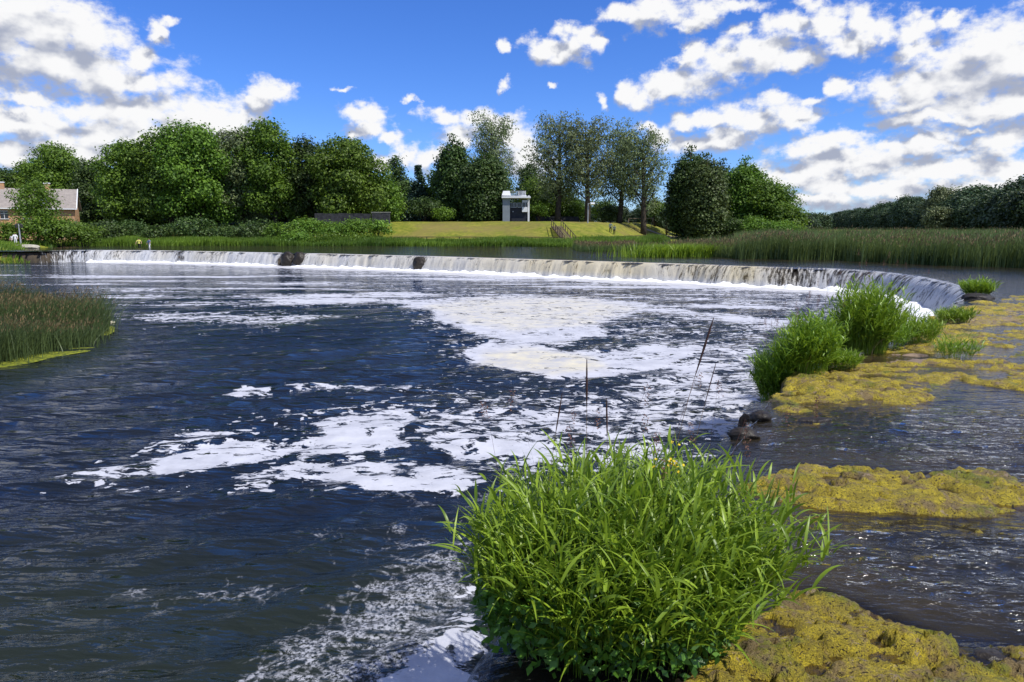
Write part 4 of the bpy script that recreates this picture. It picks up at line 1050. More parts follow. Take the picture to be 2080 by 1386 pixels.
# left island
isl = [P(-260,760,ZL),P(0,742,ZL),P(90,722,ZL),P(180,702,ZL),P(208,680,ZL),P(205,655,ZL),P(150,640,ZL),P(0,632,ZL),P(-260,632,ZL)]
P2 = pts_in_poly(isl, 26000); P2 = P2+rng.normal(size=P2.shape)*.28
(r, hh, aa) = reeds('r', P2, ZL-.1, .75, 1.75, .022, M_REED, lean=.40, windaz=0.2, k=4)
o = npmesh('reed_island', r[0], r[1], M_RUSH, attrs=dict(tone=r[2])); tag(o, 'dense rush island standing in the pool at the left edge', 'reeds', kind='stuff')
v, q, t = heads(P2, hh, aa, ZL-.1, .30, .12); npmesh('rush_tops', v, q, M_REEDTOP, o, dict(tone=t))
# floating weed rims
M_WEED = plain('floating_weed', (0.22,0.24,0.015), 0.8, 0.4, 9, 0.03, col2=(0.05,0.07,0.01))
M_SCUM = plain('foam_scum', (0.62,0.56,0.40), 0.8, 0.3, 6, 0.02)
def mat_patch(name, pts, mat, lab, cat):
    for _ in range(3): pts = [tuple(np.array(a)*(1-k)+np.array(b)*k) for a, b in zip(pts, pts[1:]+pts[:1]) for k in (.25,.75)]
    c = np.array(pts).mean(0); V = [(0,0,0.012)]; n = 72; F = []
    P3 = np.array(pts); m = len(P3)
    for ring in range(1, 7):
        for i in range(n):
            s = i/n*m; a = P3[int(s) % m]; b = P3[(int(s)+1) % m]; p = a+(b-a)*(s-int(s)); k = ring/6
            k2 = k*(1+0.25*(float(fbm(np.array([p[0]*2.0]), np.array([p[1]*2.0]), 3, 7)[0])-.5)*k)
            V.append(((p[0]-c[0])*k2, (p[1]-c[1])*k2, 0.014*(1-k**3)+0.010*(random.random() if ring < 6 else -1.4)))
    for i in range(n): F.append((0, 1+i, 1+(i+1) % n))
    for ring in range(5):
        for i in range(n): a = 1+ring*n+i; b = 1+ring*n+(i+1) % n; F.append((a, a+n, b+n, b))
    me = bpy.data.meshes.new(name); me.from_pydata(V, [], F); me.materials.append(mat)
    o = bpy.data.objects.new(name, me); COL.objects.link(o); o.location = (c[0], c[1], ZL+.012); tag(o, lab, cat); return o
mat_patch('floating_weed', [P(-60,752,ZL),P(0,748,ZL),P(60,738,ZL),P(130,722,ZL),P(190,713,ZL),P(195,704,ZL),P(120,710,ZL),P(0,735,ZL),P(-60,740,ZL)], M_WEED, 'yellow green floating weed along the foot of the rush island', 'weed')
mat_patch('floating_weed', [P(196,664,ZL),P(230,660,ZL),P(238,672,ZL),P(215,684,ZL),P(198,680,ZL)], M_WEED, 'small patch of green weed off the tip of the rush island', 'weed')
mat_patch('foam_raft', [P(190,654,ZL),P(236,652,ZL),P(236,657,ZL),P(192,660,ZL)], M_SCUM, 'cream foam raft caught at the tip of the rush island', 'foam')

# ------------------------------------------------------------------ grass clumps on the ledge
def grass_clump(name, cx, cy, rx, ry, H, nst, leafn, leafl, leafw, label, zb=-.03, splay=.55, wind=0.25, dirb=0.0, seed=0, forb=0, seedheads=0, flowers=0, inside=None):
    global rng
    keep = rng; rng = np.random.default_rng(seed+50)
    root = empty(name, (cx, cy, zb), 0, label=label, cat='grass', group='grass clumps on the rock ledge')
    rad = np.sqrt(rng.random(nst)); a = rng.random(nst)*2*PI
    ux, uy = rad*np.cos(a), rad*np.sin(a); bx, by = ux*rx, uy*ry
    hs = H*(1-.38*rad**2)*(.62+.45*rng.random(nst))
    lx = splay*ux*.9+wind+rng.normal(size=nst)*.16; ly = splay*uy*.9+dirb+rng.normal(size=nst)*.16
    lean = np.hypot(lx, ly); az_ = np.arctan2(ly, lx)
    zb0 = np.zeros(nst)
    if inside is not None: zb0 = inside(bx+cx, by+cy)
    base = np.column_stack([bx, by, zb0])
    # stems: thin ribbons; the leaves leave them at several heights
    stems = ribbons(base, hs, az_, lean, np.full(nst, leafw*.32), 6, .06, rng.random(nst)*.5+.2, wprof=lambda t: 1-.5*t, twist=rng.random(nst)*PI)
    npmesh('stems', stems[0], stems[1], M_BLADE, root, dict(tone=stems[2]))
    si = np.repeat(np.arange(nst), leafn); N = len(si); f = 0.30+.70*((np.tile(np.arange(leafn), nst)+rng.random(N))/leafn)
    f = np.minimum(f, .99)
    hor = lean[si]*hs[si]*f**1.8; up = hs[si]*f-.06*hs[si]*f**2.6
    LB = np.column_stack([bx[si]+np.cos(az_[si])*hor, by[si]+np.sin(az_[si])*hor, zb0[si]+up])
    la = az_[si]+rng.normal(size=N)*1.5; ll = leafl*(.55+.75*rng.random(N))*(1-.25*(f > .9))
    # leaf as arc: rises then nods
    K = 6; t = np.linspace(0, 1, K+1)
    el0 = R(62)+rng.normal(size=N)*R(16)-(1-f)*R(12); curv = R(75)*(0.25+1.0*rng.random(N))
    th = el0[:,None]-curv[:,None]*t[None]**1.2
    dh = np.cos(th)*ll[:,None]/K; dv = np.sin(th)*ll[:,None]/K
    Hh = np.concatenate([np.zeros((N,1)), np.cumsum(dh[:,:-1], 1)], 1); Vv = np.concatenate([np.zeros((N,1)), np.cumsum(dv[:,:-1], 1)], 1)
    cxs = LB[:,0][:,None]+np.cos(la)[:,None]*Hh; cys = LB[:,1][:,None]+np.sin(la)[:,None]*Hh; czs = LB[:,2][:,None]+Vv
    wp = np.sin(PI*(0.12+.88*t)**.75)**.8; wp[-1] = .03; hw = (leafw*(.6+.7*rng.random(N)))[:,None]*wp[None]*.5
    tw = rng.normal(size=N)*.5; wx = -np.sin(la+tw)[:,None]; wy = np.cos(la+tw)[:,None]; wzv = (np.sin(tw)*.5)[:,None]
    A = np.stack([cxs-wx*hw, cys-wy*hw, czs-wzv*hw], -1); B = np.stack([cxs+wx*hw, cys+wy*hw, czs+wzv*hw], -1)
    # fold along the midrib
    Cc = np.stack([cxs, cys, czs-hw*.35], -1)
    v = np.stack([A, Cc, B], 2).reshape(N*(K+1)*3, 3); b = (np.arange(N)*(K+1)*3)[:,None]; j = np.arange(K)[None]*3
    q = np.concatenate([np.stack([b+j+o_, b+j+o_+1, b+j+o_+4, b+j+o_+3], -1).reshape(-1,4) for o_ in (0,1)])
    tone = np.clip(rng.random(N)*.75+.25*f, 0, 1)
    npmesh('leaves', v, q, M_BLADE, root, dict(tone=np.repeat(tone, (K+1)*3)), smooth=True)
    nd = max(6, nst//28); k = rng.integers(0, nst, nd)
    st = ribbons(base[k], hs[k]*(.5+.6*rng.random(nd)), az_[k]+rng.normal(size=nd)*1.2, lean[k]+.3*rng.random(nd), np.full(nd, leafw*.45), 6, .15, rng.random(nd), wprof=lambda t: 1-.6*t, twist=rng.random(nd)*PI)
    npmesh('dry_stems', st[0], st[1], M_STRAW, root, dict(tone=st[2]))['label'] = 'straw coloured dead stems'
    if forb:
        n = forb; a = rng.random(n)*2*PI; rr = np.sqrt(rng.random(n)); fx = rr*np.cos(a)*rx*1.1-.12*rx; fy = rr*np.sin(a)*ry*1.05-ry*.15
        C = np.column_stack([fx, fy, H*(.10+.50*rng.random(n))*(1-.3*rr)])
        D = rng.normal(size=(n,3))*.6+[-.1,-.4,.9]
        v, q, t = leafquads(C, .075*(.6+.8*rng.random(n)), D, rng.random(n), .52); npmesh('broad_leaves', v, q, M_FORB, root, dict(tone=t))['label'] = 'small broad mint like leaves low in the clump'
    if seedheads:
        n = seedheads; k = rng.integers(0, nst, n); hh = H*(1.05+.40*rng.random(n)); ll_ = lean[k]*.6; aa_ = az_[k]
        for i in range(n):
            st = ribbons(base[k][i:i+1], hh[i:i+1], aa_[i:i+1], ll_[i:i+1], np.full(1, leafw*.18), 6, .03, rng.random(1)*.5, wprof=lambda t: 1-.5*t, twist=rng.random(1)*PI)
            so = npmesh('flower_stalk', st[0], st[1], M_SEED, root, dict(tone=st[2]))
            tip = np.array([base[k][i,0]+math.cos(aa_[i])*ll_[i]*hh[i], base[k][i,1]+math.sin(aa_[i])*ll_[i]*hh[i], base[k][i,2]+hh[i]*.96])
            m = 40; CC = tip+np.column_stack([rng.normal(size=m)*.013, rng.normal(size=m)*.013, -rng.random(m)*.14])
            v, q, t = leafquads(CC, np.full(m, .016), rng.normal(size=(m,3)), rng.random(m), .5); npmesh('seed_head', v, q, M_SEED, so, dict(tone=t))
    if flowers:
        for i in range(flowers):
            C = np.array([[.50*rx+rng.normal()*.08, .35*ry+rng.normal()*.08, H*.86+rng.normal()*.09]])
            C = np.repeat(C, 5, 0); D = np.tile(rng.normal(size=(1,3))*.4+[0,-.5,.8], (5,1))+rng.normal(size=(5,3))*.25
            v, q, t = leafquads(C, np.full(5, .026), D, rng.random(5), .45); npmesh('yellow_flower', v, q, M_FLOWER, root, dict(tone=t))
    rng = keep
    return root
def hang(xx, yy): # roots that follow the broken rim down the face
    s, _ = edge_dist(np.asarray(xx), np.asarray(yy), Ecoarse, Es)
    return -0.75*(1-sstep(s, -.55, .05))
fcx, fcy = P(1255, 1290)
grass_clump('grass_clump', fcx+.02, fcy+.16, .84, .66, 1.28, 1250, 6, .29, .0195, 'largest grass clump, leaning over the water in the foreground', splay=.50, wind=.12, dirb=.03, seed=1, forb=5200, seedheads=16, flowers=18, inside=hang)
c = P(1618,752); grass_clump('grass_clump', c[0], c[1]+.1, .60, .56, 1.36, 1250, 6, .24, .022, 'round bright grass clump overhanging the pool edge, nearer of the two by the falls', splay=.34, wind=.0, seed=2, seedheads=30, inside=hang)
c = P(1752,712); grass_clump('grass_clump', c[0], c[1]+.1, .54, .5, 1.70, 1150, 6, .26, .024, 'taller grass clump with yellowed base behind the round one', splay=.28, wind=.02, seed=3, seedheads=20, inside=hang)
c = P(1700,745); grass_clump('grass_clump', c[0], c[1], .38, .25, .38, 300, 5, .2, .014, 'short fresh grass at the foot of the two bushy clumps', splay=.5, wind=.1, seed=4)
c = P(1800,708); grass_clump('grass_clump', c[0], c[1], .35, .3, .75, 220, 5, .25, .016, 'small yellow green tuft right of the taller clump', splay=.5, wind=.1, seed=9)
c = P(1855,698); grass_clump('grass_clump', c[0], c[1], .42, .35, .85, 260, 5, .26, .018, 'loose tuft on the rim left of the end of the waterfall', splay=.6, wind=.0, seed=5)
c = P(1938,655); grass_clump('grass_clump', c[0], c[1], .42, .3, .50, 200, 5, .22, .020, 'tiny tuft on mossy rock at the foot of the last cascade', splay=.6, wind=.05, seed=6)
c = P(1985,602); grass_clump('grass_clump', c[0], c[1], .45, .3, .75, 220, 5, .3, .035, 'broad leaved little plant on the dark rock at the end of the crest', splay=.6, wind=.05, seed=7)
c = P(1940,728); grass_clump('grass_clump', c[0], c[1], .35, .25, .55, 130, 4, .2, .014, 'sparse thin tuft among mossy stones right of the clumps', splay=.6, wind=.05, seed=8)
o = boulder((P(1985,606)[0], P(1985,606)[1], -.02), (.6,.4,.22), M_BOULDER, seed=12); tag(o, 'flat dark rock carrying the little plant at the end of the crest', 'boulder')
for i, (bx_, by_, rr_, lab_) in enumerate(((1992,988,(.20,.12,.07),'dark wet stone at the right end of the middle moss bank'),(2040,1000,(.14,.10,.06),'small dark stone right of the wet stone on the middle moss bank'),
        (1655,852,(.26,.12,.05),'flat brown stone breaking the shallow water below the upper moss bank'),(1720,676,(.3,.2,.10),'dark stone between the taller clump and the moss'),
        (1545,845,(.16,.14,.10),'rough dark stone on the broken rim above the pool'),(1512,882,(.20,.14,.11),'wet black stone on the rim just behind the foreground clump'),
        (1860,722,(.30,.16,.06),'pale brown slab among the moss right of the clumps'),(2010,1330,(.10,.07,.04),'small stone in the moss at the bottom right corner'))):
    b_ = P(bx_, by_); o = boulder((b_[0], b_[1], -.02), rr_, M_BOULDER if i != 6 else plain('brown_slab', (.30,.22,.15), .8, .4, 6, .04), 'rock', seed=30+i); tag(o, lab_, 'rock', 'loose rocks on the ledge')
# tall single dark stalks in front of the pool
def stalk(px, tip_py, rx_, label, bendx, tip_px):
    b = P(px, 1180); Yt = b[1]+.15
    bx, by = b; tx, ty, tz = at(tip_px, tip_py, Yt)
    root = empty('flower_stalk', (bx, by, 0), 0, label=label, cat='plant', group='dark flower stalks above the foreground clump')
    mb = MB(); pts = []
    for i in range(9):
        t = i/8; pts.append(((tx-bx)*t**1.6, (ty-by)*t, tz*t))
    mb.tube(pts[:8], [.0028-.0012*i/8 for i in range(8)], 5); mb.build('stem', M_SEEDSTEM, root)
    h = MB(); a = Vector(pts[6]).lerp(Vector(pts[7]), .3); bq = Vector(pts[8])
    n = 9; hp = [tuple(a.lerp(bq, i/(n-1))) for i in range(n)]
    h.tube(hp, [max(.0012, rx_*math.sin(PI*(i+.6)/(n+.3))**.7*(.8+.4*random.random())) for i in range(n)], 6); h.build('seed_head', M_SEEDHEAD, root)
M_SEEDSTEM = plain('stalk_stem', (0.16,0.10,0.05), .8); M_SEEDHEAD = plain('dark_seed_head', (0.07,0.035,0.03), .9, .5, 30)
stalk(1330,645,.009,'longest dark stalk slanting right across the foam',0,1450)
stalk(1190,730,.008,'upright reddish stalk in front of the pale foam raft',0,1192)
stalk(1235,808,.007,'short upright dark stalk above the clump',0,1232)
stalk(1100,798,.006,'thin stalk with a hooked tip left above the clump',0,1142)
stalk(1370,735,.004,'thin branching stalk right of the upright ones',0,1455)

# ------------------------------------------------------------------ built things
M_WHITE = plain('white_render', (0.72,0.73,0.74), 0.7, 0.08, 1.5)
M_GREYP = plain('grey_panel', (0.22,0.25,0.28), 0.6, 0.15, 1.2)
M_DARKP = plain('dark_cladding', (0.022,0.024,0.034), 0.5, 0.3, 2)
M_GLASS = plain('window_glass', (0.012,0.014,0.02), 0.08, 0.1, 2, spec=0.6)
M_STONE = plain('grey_stone_wall', (0.06,0.06,0.062), 0.9, 0.55, 1.8, 0.05)
M_COPE = plain('pale_coping', (0.26,0.25,0.22), 0.85, 0.25, 2)
M_WOOD = plain('weathered_wood', (0.10,0.07,0.05), 0.85, 0.5, 4, 0.01)
M_WOODL = plain('pale_wood', (0.30,0.22,0.16), 0.85, 0.4, 4, 0.01)
M_REDW = plain('red_brown_wood', (0.22,0.05,0.03), 0.75, 0.4, 4)
M_METAL = plain('lamp_metal', (0.45,0.46,0.47), 0.45, 0.15, 3, metal=0.4)
M_DMETAL = plain('dark_metal', (0.05,0.05,0.05), 0.5, 0.15, 3)
def mat_brick():
    m, t = new_mat('orange_brick'); tc = t.n.new('ShaderNodeTexCoord').outputs['Object']
    sx = t.n.new('ShaderNodeSeparateXYZ'); t.put(sx.inputs[0], tc); cb_ = t.n.new('ShaderNodeCombineXYZ')
    t.put(cb_.inputs[0], t.m('ADD', sx.outputs[0], sx.outputs[1])); t.put(cb_.inputs[1], sx.outputs[2])
    br = t.add('ShaderNodeTexBrick', ins={'Vector': cb_.outputs[0], 'Color1': (0.36,0.18,0.09,1), 'Color2': (0.44,0.24,0.12,1), 'Mortar': (0.45,0.38,0.28,1), 'Scale': 1.0, 'Brick Width': .28, 'Row Height': .09, 'Mortar Size': .012})
    c = t.mix(t.mr(t.noise(tc, 1.2, 4), .35, .65), br.outputs[0], (0.50,0.27,0.12))
    t.put(t.out.inputs[0], t.add('ShaderNodeBsdfPrincipled', ins={'Base Color': c, 'Roughness': .9})); return m
M_BRICK = mat_brick()
def mat_roof():
    m, t = new_mat('grey_roof_tiles'); tc = t.n.new('ShaderNodeTexCoord').outputs['Object']
    w = t.n.new('ShaderNodeTexWave'); w.bands_direction = 'Z'; t.put(w.inputs[0], tc); w.inputs['Scale'].default_value = 1.4; w.inputs['Distortion'].default_value = .4
    c = t.mix(t.mr(t.noise(tc, 2.2, 5, .7), .3, .7), (0.36,0.32,0.28), (0.25,0.22,0.20)); c = t.mix(t.m('MULTIPLY', w.outputs[1], .35), c, (0.15,0.13,0.12))
    t.put(t.out.inputs[0], t.add('ShaderNodeBsdfPrincipled', ins={'Base Color': c, 'Roughness': .85})); return m
M_ROOF = mat_roof()

# white pavilion on the slope
def pavilion():
    Y0 = 127.0
    x0 = at(1021, 450, Y0)[0]; x1 = at(1076, 450, Y0)[0]; zb = float(ground_z((x0+x1)/2, Y0+1))-.3
    k = Y0/FPX
    def zz(py): return at(1048, py, Y0)[2]
    W_ = x1-x0; D_ = 5.0; H = zz(396)-zb
    root = empty('pavilion', (x0, Y0, zb), 0, label='small two storey white pavilion with dark recessed front on the grass bank', cat='pavilion')
    z = lambda py: zz(py)-zb
    MB().box((.66, D_/2, z(400)/2), (1.32, D_, z(400))).build('side_wall', M_GREYP, root)
    MB().box((W_-.17, 1.2, z(397)/2), (.30, .35, z(397))).box((W_-.17, D_-.3, z(397)/2), (.30, .35, z(397))).build('column', M_WHITE, root)
    MB().box(((1.33+W_-.35)/2, 2.4, z(446)/2+1.2), (W_-1.70, D_-2.6, z(404)-.4)).build('recessed_wall', M_DARKP, root)
    r = MB(); r.box((W_/2, D_/2-.2, z(401)), (W_+.3, D_+.6, .30)).box((W_/2-.2, D_/2, z(398.5)), (W_*.85, D_, .22)).build('roof_slab', M_WHITE, root)
    MB().poly([(-.15,-.3,z(397.5)),(1.5,-.3,z(397.5)),(1.35,.1,z(388)),(.1,.1,z(388)),(-.15,3.4,z(397.5)),(1.5,3.4,z(397.5)),(1.35,3.2,z(388)),(.1,3.2,z(388))],
        [(0,1,2,3),(5,4,7,6),(1,5,6,2),(4,0,3,7),(3,2,6,7),(4,5,1,0)]).build('roof_box', M_WHITE, root)
    rl = MB()
    for i in range(9): rl.box((1.7+i*.22, -.15, z(393)), (.05, .05, z(388.5)-z(398)))
    rl.box((2.6, -.15, z(388.6)), (2.1, .07, .10)).box((2.6, -.15, z(393)), (2.0, .05, .06)); rl.build('roof_railing', M_METAL, root)
    # round stair drum / tank on the roof
    d = MB(); n = 20
    for rr in (.62,):
        for i in range(n):
            a0 = 2*PI*i/n; a1 = 2*PI*(i+1)/n
            d.poly([(3.55+rr*math.cos(a0), .9+rr*math.sin(a0), z(400)), (3.55+rr*math.cos(a1), .9+rr*math.sin(a1), z(400)), (3.55+rr*math.cos(a1), .9+rr*math.sin(a1), z(388)), (3.55+rr*math.cos(a0), .9+rr*math.sin(a0), z(388))], [(0,1,2,3)])
    d.poly([(3.55+.62*math.cos(2*PI*i/n), .9+.62*math.sin(2*PI*i/n), z(388)) for i in range(n)], [tuple(range(n))]); dr = d.build('round_vent', M_METAL, root)
    MB().box((2.93, .25, z(393.8)), (.10, .10, z(388)-z(400))).box((4.17, .25, z(393.8)), (.10, .10, z(388)-z(400))).build('vent_post', M_WHITE, root)
    # window band
    for i, (a, b) in enumerate(((1.40,2.05),(2.17,2.62),(2.80,3.42))):
        w = MB().box(((a+b)/2, 1.07, z(416.5)), (b-a, .06, .85)).build('window', M_GLASS, root)
        MB().box(((a+b)/2, 1.03, z(421.2)), (b-a+.1, .10, .07)).box((b+.03, 1.03, z(416.5)), (.09, .10, .9)).box(((a+b)/2, 1.03, z(412)), (b-a+.1, .10, .05)).build('window_frame', M_METAL, w)
    bay = MB().box((W_-.90, .75, z(416.2)), (.85, .65, 1.05)).build('bay_window', M_GLASS, root)
    MB().box((W_-.90, .72, z(409)), (.98, .75, .42)).box((W_-1.32, .40, z(416.5)), (.07, .08, .95)).box((W_-.80, .40, z(416.5)), (.06, .08, .95)).build('bay_frame', M_METAL, bay)
    MB().box((W_-.90, .70, z(425.8)), (.98, .75, .88)).build('balcony_box', M_WHITE, root)
    MB().box((2.9, 2.2, .62), (2.6, 4.2, .75)).build('plinth', M_DARKP, root)
    MB().box((1.9, 1.02, z(430)), (.16, .12, .2)).build('wall_lamp', M_METAL, root)
    MB().box((3.95, 1.6, 1.1), (.85, .06, 2.0)).build('door', M_GREYP, root)
pavilion()

# brick house at the left
def house():
    Y0 = 112.0; xr = at(156, 430, Y0)[0]; xl = xr-19; k = at(80, 423, Y0)[2]; rz_ = at(80, 387, Y0+4)[2]; zb = float(ground_z(xr-5, Y0))-.4
    E = k-zb; Rg = rz_-zb; D_ = 8.0; L = xr-xl
    root = empty('brick_house', (xr-L*math.cos(R(27)), Y0-L*math.sin(R(27)), zb), R(27), label='long orange brick house with grey tiled roof at the left edge', cat='house')
    w = MB(); w.poly([(0,0,0),(L-.4,0,0),(L-.4,D_,0),(0,D_,0),(0,0,E),(L-.4,0,E),(L-.4,D_,E),(0,D_,E),(0,D_/2,Rg-.25),(L-.4,D_/2,Rg-.25)],
        [(0,1,5,4),(2,3,7,6),(1,2,6,9,5),(3,0,4,8,7)]); w.build('wall', M_BRICK, root)
    o_ = .55; r = MB(); t = .18
    def slab(y0, z0, y1, z1):
        r.poly([(-.4,y0,z0),(L,y0,z0),(L,y1,z1),(-.4,y1,z1),(-.4,y0,z0+t),(L,y0,z0+t),(L,y1,z1+t),(-.4,y1,z1+t)], [(3,2,1,0),(4,5,6,7),(0,1,5,4),(1,2,6,5),(2,3,7,6),(3,0,4,7)])
    slab(-o_, E-.25, D_/2, Rg-.05); slab(D_/2, Rg-.055, D_+o_, E-.25)
    rf = r.build('roof', M_ROOF, root)
    MB().box((L/2-.2, -o_-.06, E-.17), (L+.5, .12, .16)).build('gutter', M_WHITE, rf)
    sl = (Rg-E+.2)/(D_/2+o_)
    bg = MB(); bg.poly([(L,-o_,E-.25),(L+.13,-o_,E-.25),(L+.13,D_/2,Rg-.05),(L,D_/2,Rg-.05),(L,-o_,E+.02),(L+.13,-o_,E+.02),(L+.13,D_/2,Rg+.22),(L,D_/2,Rg+.22)], [(3,2,1,0),(4,5,6,7),(0,1,5,4),(1,2,6,5),(2,3,7,6),(3,0,4,7)]); bg.build('barge_board', M_WHITE, rf)
    for cx in (L-10.2, L-4.1):
        c = MB().box((cx, D_/2, Rg+.35), (.75, .6, 1.2)).build('chimney', M_BRICK, rf); MB().box((cx, D_/2, Rg+1.0), (.9, .75, .16)).build('chimney_cap', M_WHITE, c)
    # dormer
    dx = L-4.4; dz = E+.25
    d = MB().box((dx, .6, dz+.75), (1.15, 1.9, 1.5)).build('dormer', M_GREYP, rf)
    MB().poly([(dx-.85,-.6,dz+1.35),(dx+.85,-.6,dz+1.35),(dx,-.6,dz+2.15),(dx-.85,2.6,dz+1.35),(dx+.85,2.6,dz+1.35),(dx,2.6,dz+2.15)], [(0,1,2),(5,4,3),(1,4,5,2),(3,0,2,5),(0,3,4,1)]).build('dormer_roof', M_DARKP, d)
    d2 = MB().box((L-13.5, .6, dz+.75), (1.15, 1.9, 1.5)).build('dormer', M_GREYP, rf)
    MB().poly([(L-13.5-.85,-.6,dz+1.35),(L-13.5+.85,-.6,dz+1.35),(L-13.5,-.6,dz+2.15),(L-14.35,2.6,dz+1.35),(L-12.65,2.6,dz+1.35),(L-13.5,2.6,dz+2.15)], [(0,1,2),(5,4,3),(1,4,5,2),(3,0,2,5),(0,3,4,1)]).build('dormer_roof', M_DARKP, d2)
    for wx in (L-4.5, L-6.8, L-9.6, L-12.2):
        w_ = MB().box((wx, -.02, E-1.15), (.95, .08, 1.15)).build('window', M_GLASS, root)
        MB().box((wx, -.07, E-1.15), (.06, .07, 1.15)).box((wx, -.07, E-.95), (.95, .07, .06)).box((wx, -.07, E-.55), (1.1, .08, .08)).box((wx, -.08, E-1.76), (1.15, .14, .09)).build('window_frame', M_WHITE, w_)
    dd = MB().box((L-11.0, -.03, 1.05), (.95, .09, 2.1)).build('door', M_REDW, root); MB().box((L-10.65, -.10, 1.0), (.05, .06, .14)).build('door_handle', M_METAL, dd)
house()

# stone walls among the trees
def wall(name, ax, bx, Y, top, h, lab, cope=True, mat=M_STONE):
    x0 = at(ax, 440, Y)[0]; x1 = at(bx, 440, Y)[0]; zt = at((ax+bx)/2, top, Y)[2]; L = x1-x0
    root = empty(name, (x0, Y, zt-h), 0, label=lab, cat='wall')
    m = MB(); n = max(2, int(L/1.2))
    for i in range(n):
        hh = h+random.uniform(-.05,.05); m.box(((i+.5)*L/n, random.uniform(-.03,.03), hh/2), (L/n-.004, .5+random.uniform(0,.05), hh))
    m.build('masonry', mat, root)
    if cope: MB().box((L/2, 0, h+.10), (L+.2, .66, .14)).build('coping', M_COPE, root)
wall('stone_wall', 640, 752, 113.0, 434, 1.7, 'dark grey stone wall under the round topped tree', False)
wall('stone_wall', 756, 792, 113.4, 433, 1.7, 'short piece of stone wall with white coping by the lawn corner')
wall('stone_wall', 1088, 1176, 142, 440, 1.6, 'low dark wall in the shade right of the pavilion', False)
# wooden steps down the bank
def steps():
    a = np.array(gpt(1158, 4.0)); Yb = a[1]; top = at(1130, 455, Yb+13); zb = float(ground_z(a[0], Yb)); ztp = float(ground_z(top[0], Yb+13))
    root = empty('wooden_steps', (a[0], Yb, zb), 0, label='wooden stair with handrails climbing the grass bank', cat='stairs')
    dx, dy, dz = top[0]-a[0], 13.0, ztp-zb+.25; n = 22; hd = math.atan2(dy, dx)-PI/2
    s = MB()
    for i in range(n):
        f = (i+.5)/n; s.box((dx*f, dy*f, dz*f+.06), (1.5, .42, .07), hd)
    s.build('treads', M_WOODL, root)
    px_, py_ = math.cos(hd)*.8, math.sin(hd)*.8
    for sgn in (-1, 1):
        st = MB(); st.tube([(sgn*px_, sgn*py_, .0), (dx+sgn*px_, dy+sgn*py_, dz)], .10, 4); st.build('stringer', M_WOOD, root)
        rl = MB(); rl.tube([(sgn*px_, sgn*py_, 1.0), (dx+sgn*px_, dy+sgn*py_, dz+1.0)], .055, 6); r_ = rl.build('handrail', M_WOOD, root)
        ps = MB()
        for i in range(7):
            f = i/6; ps.tube([(dx*f+sgn*px_, dy*f+sgn*py_, dz*f-.2), (dx*f+sgn*px_, dy*f+sgn*py_, dz*f+1.05)], .06, 6)
        ps.build('rail_posts', M_WOOD, r_)
steps()
# low rail fence along the foot of the lawn
def rail_fence(pxs, off, lab):
    pts = [gpt(p, off) for p in pxs]; root = empty('rail_fence', (pts[0][0], pts[0][1], 0), 0, label=lab, cat='fence')
    r = MB(); P3 = [(p[0]-pts[0][0], p[1]-pts[0][1], float(ground_z(*p))+.62) for p in pts]; r.tube(P3, .06, 5); r.build('rail', M_WOOD, root)
    L = 0
    seg_ = [(Vector(a), Vector(b)) for a, b in zip(P3[:-1], P3[1:])]
    for a, b in seg_:
        n = max(1, int((b-a).length/2.4))
        for i in range(n):
            p = a.lerp(b, i/n); MB().box((p.x, p.y, p.z-.33), (.13, .13, .75)).build('post', M_WOOD, root)
rail_fence([800,900,1000,1080,1145], 6.5, 'low dark wooden rail left of the steps at the foot of the lawn')
rail_fence([1168,1230,1300,1380,1455], 6.8, 'low dark wooden rail right of the steps beside the pale path')
# lamps
def lamp(px, base, top, Y, lab, kind):
    x = at(px, 450, Y)[0]; zb = float(ground_z(x, Y)); H = at(px, top, Y)[2]-zb
    root = empty('lamp_post', (x, Y, zb), 0, label=lab, cat='lamp post')
    MB().tube([(0,0,-.2),(0,0,H*.5),(0,0,H)], [.11,.09,.07], 8).build('pole', M_METAL, root)
    if kind == 'flood':
        MB().box((.45, 0, H-.05), (.9, .08, .08)).build('arm', M_METAL, root); MB().box((.75, -.15, H-.10), (.7, .45, .32), 0, R(-20)).build('lamp_head', M_WHITE, root)
    else:
        for dx in (-.35, .35):
            MB().tube([(0,0,H-.2),(dx*.6,0,H+.05),(dx,0,H-.05)], .035, 6).build('arm', M_DMETAL, root)
            MB().tube([(dx,0,H-.05),(dx,0,H-.12),(dx,0,H-.5),(dx,0,H-.55)], [.08,.20,.13,.04], 8).build('lantern', M_DMETAL, root)
lamp(1194, 456, 413, 121, 'slim grey pole with a white floodlight in front of the dark trunked willow', 'flood')
lamp(37, 497, 455, 90, 'lantern lamp post beside the left end of the waterfall', 'lantern')
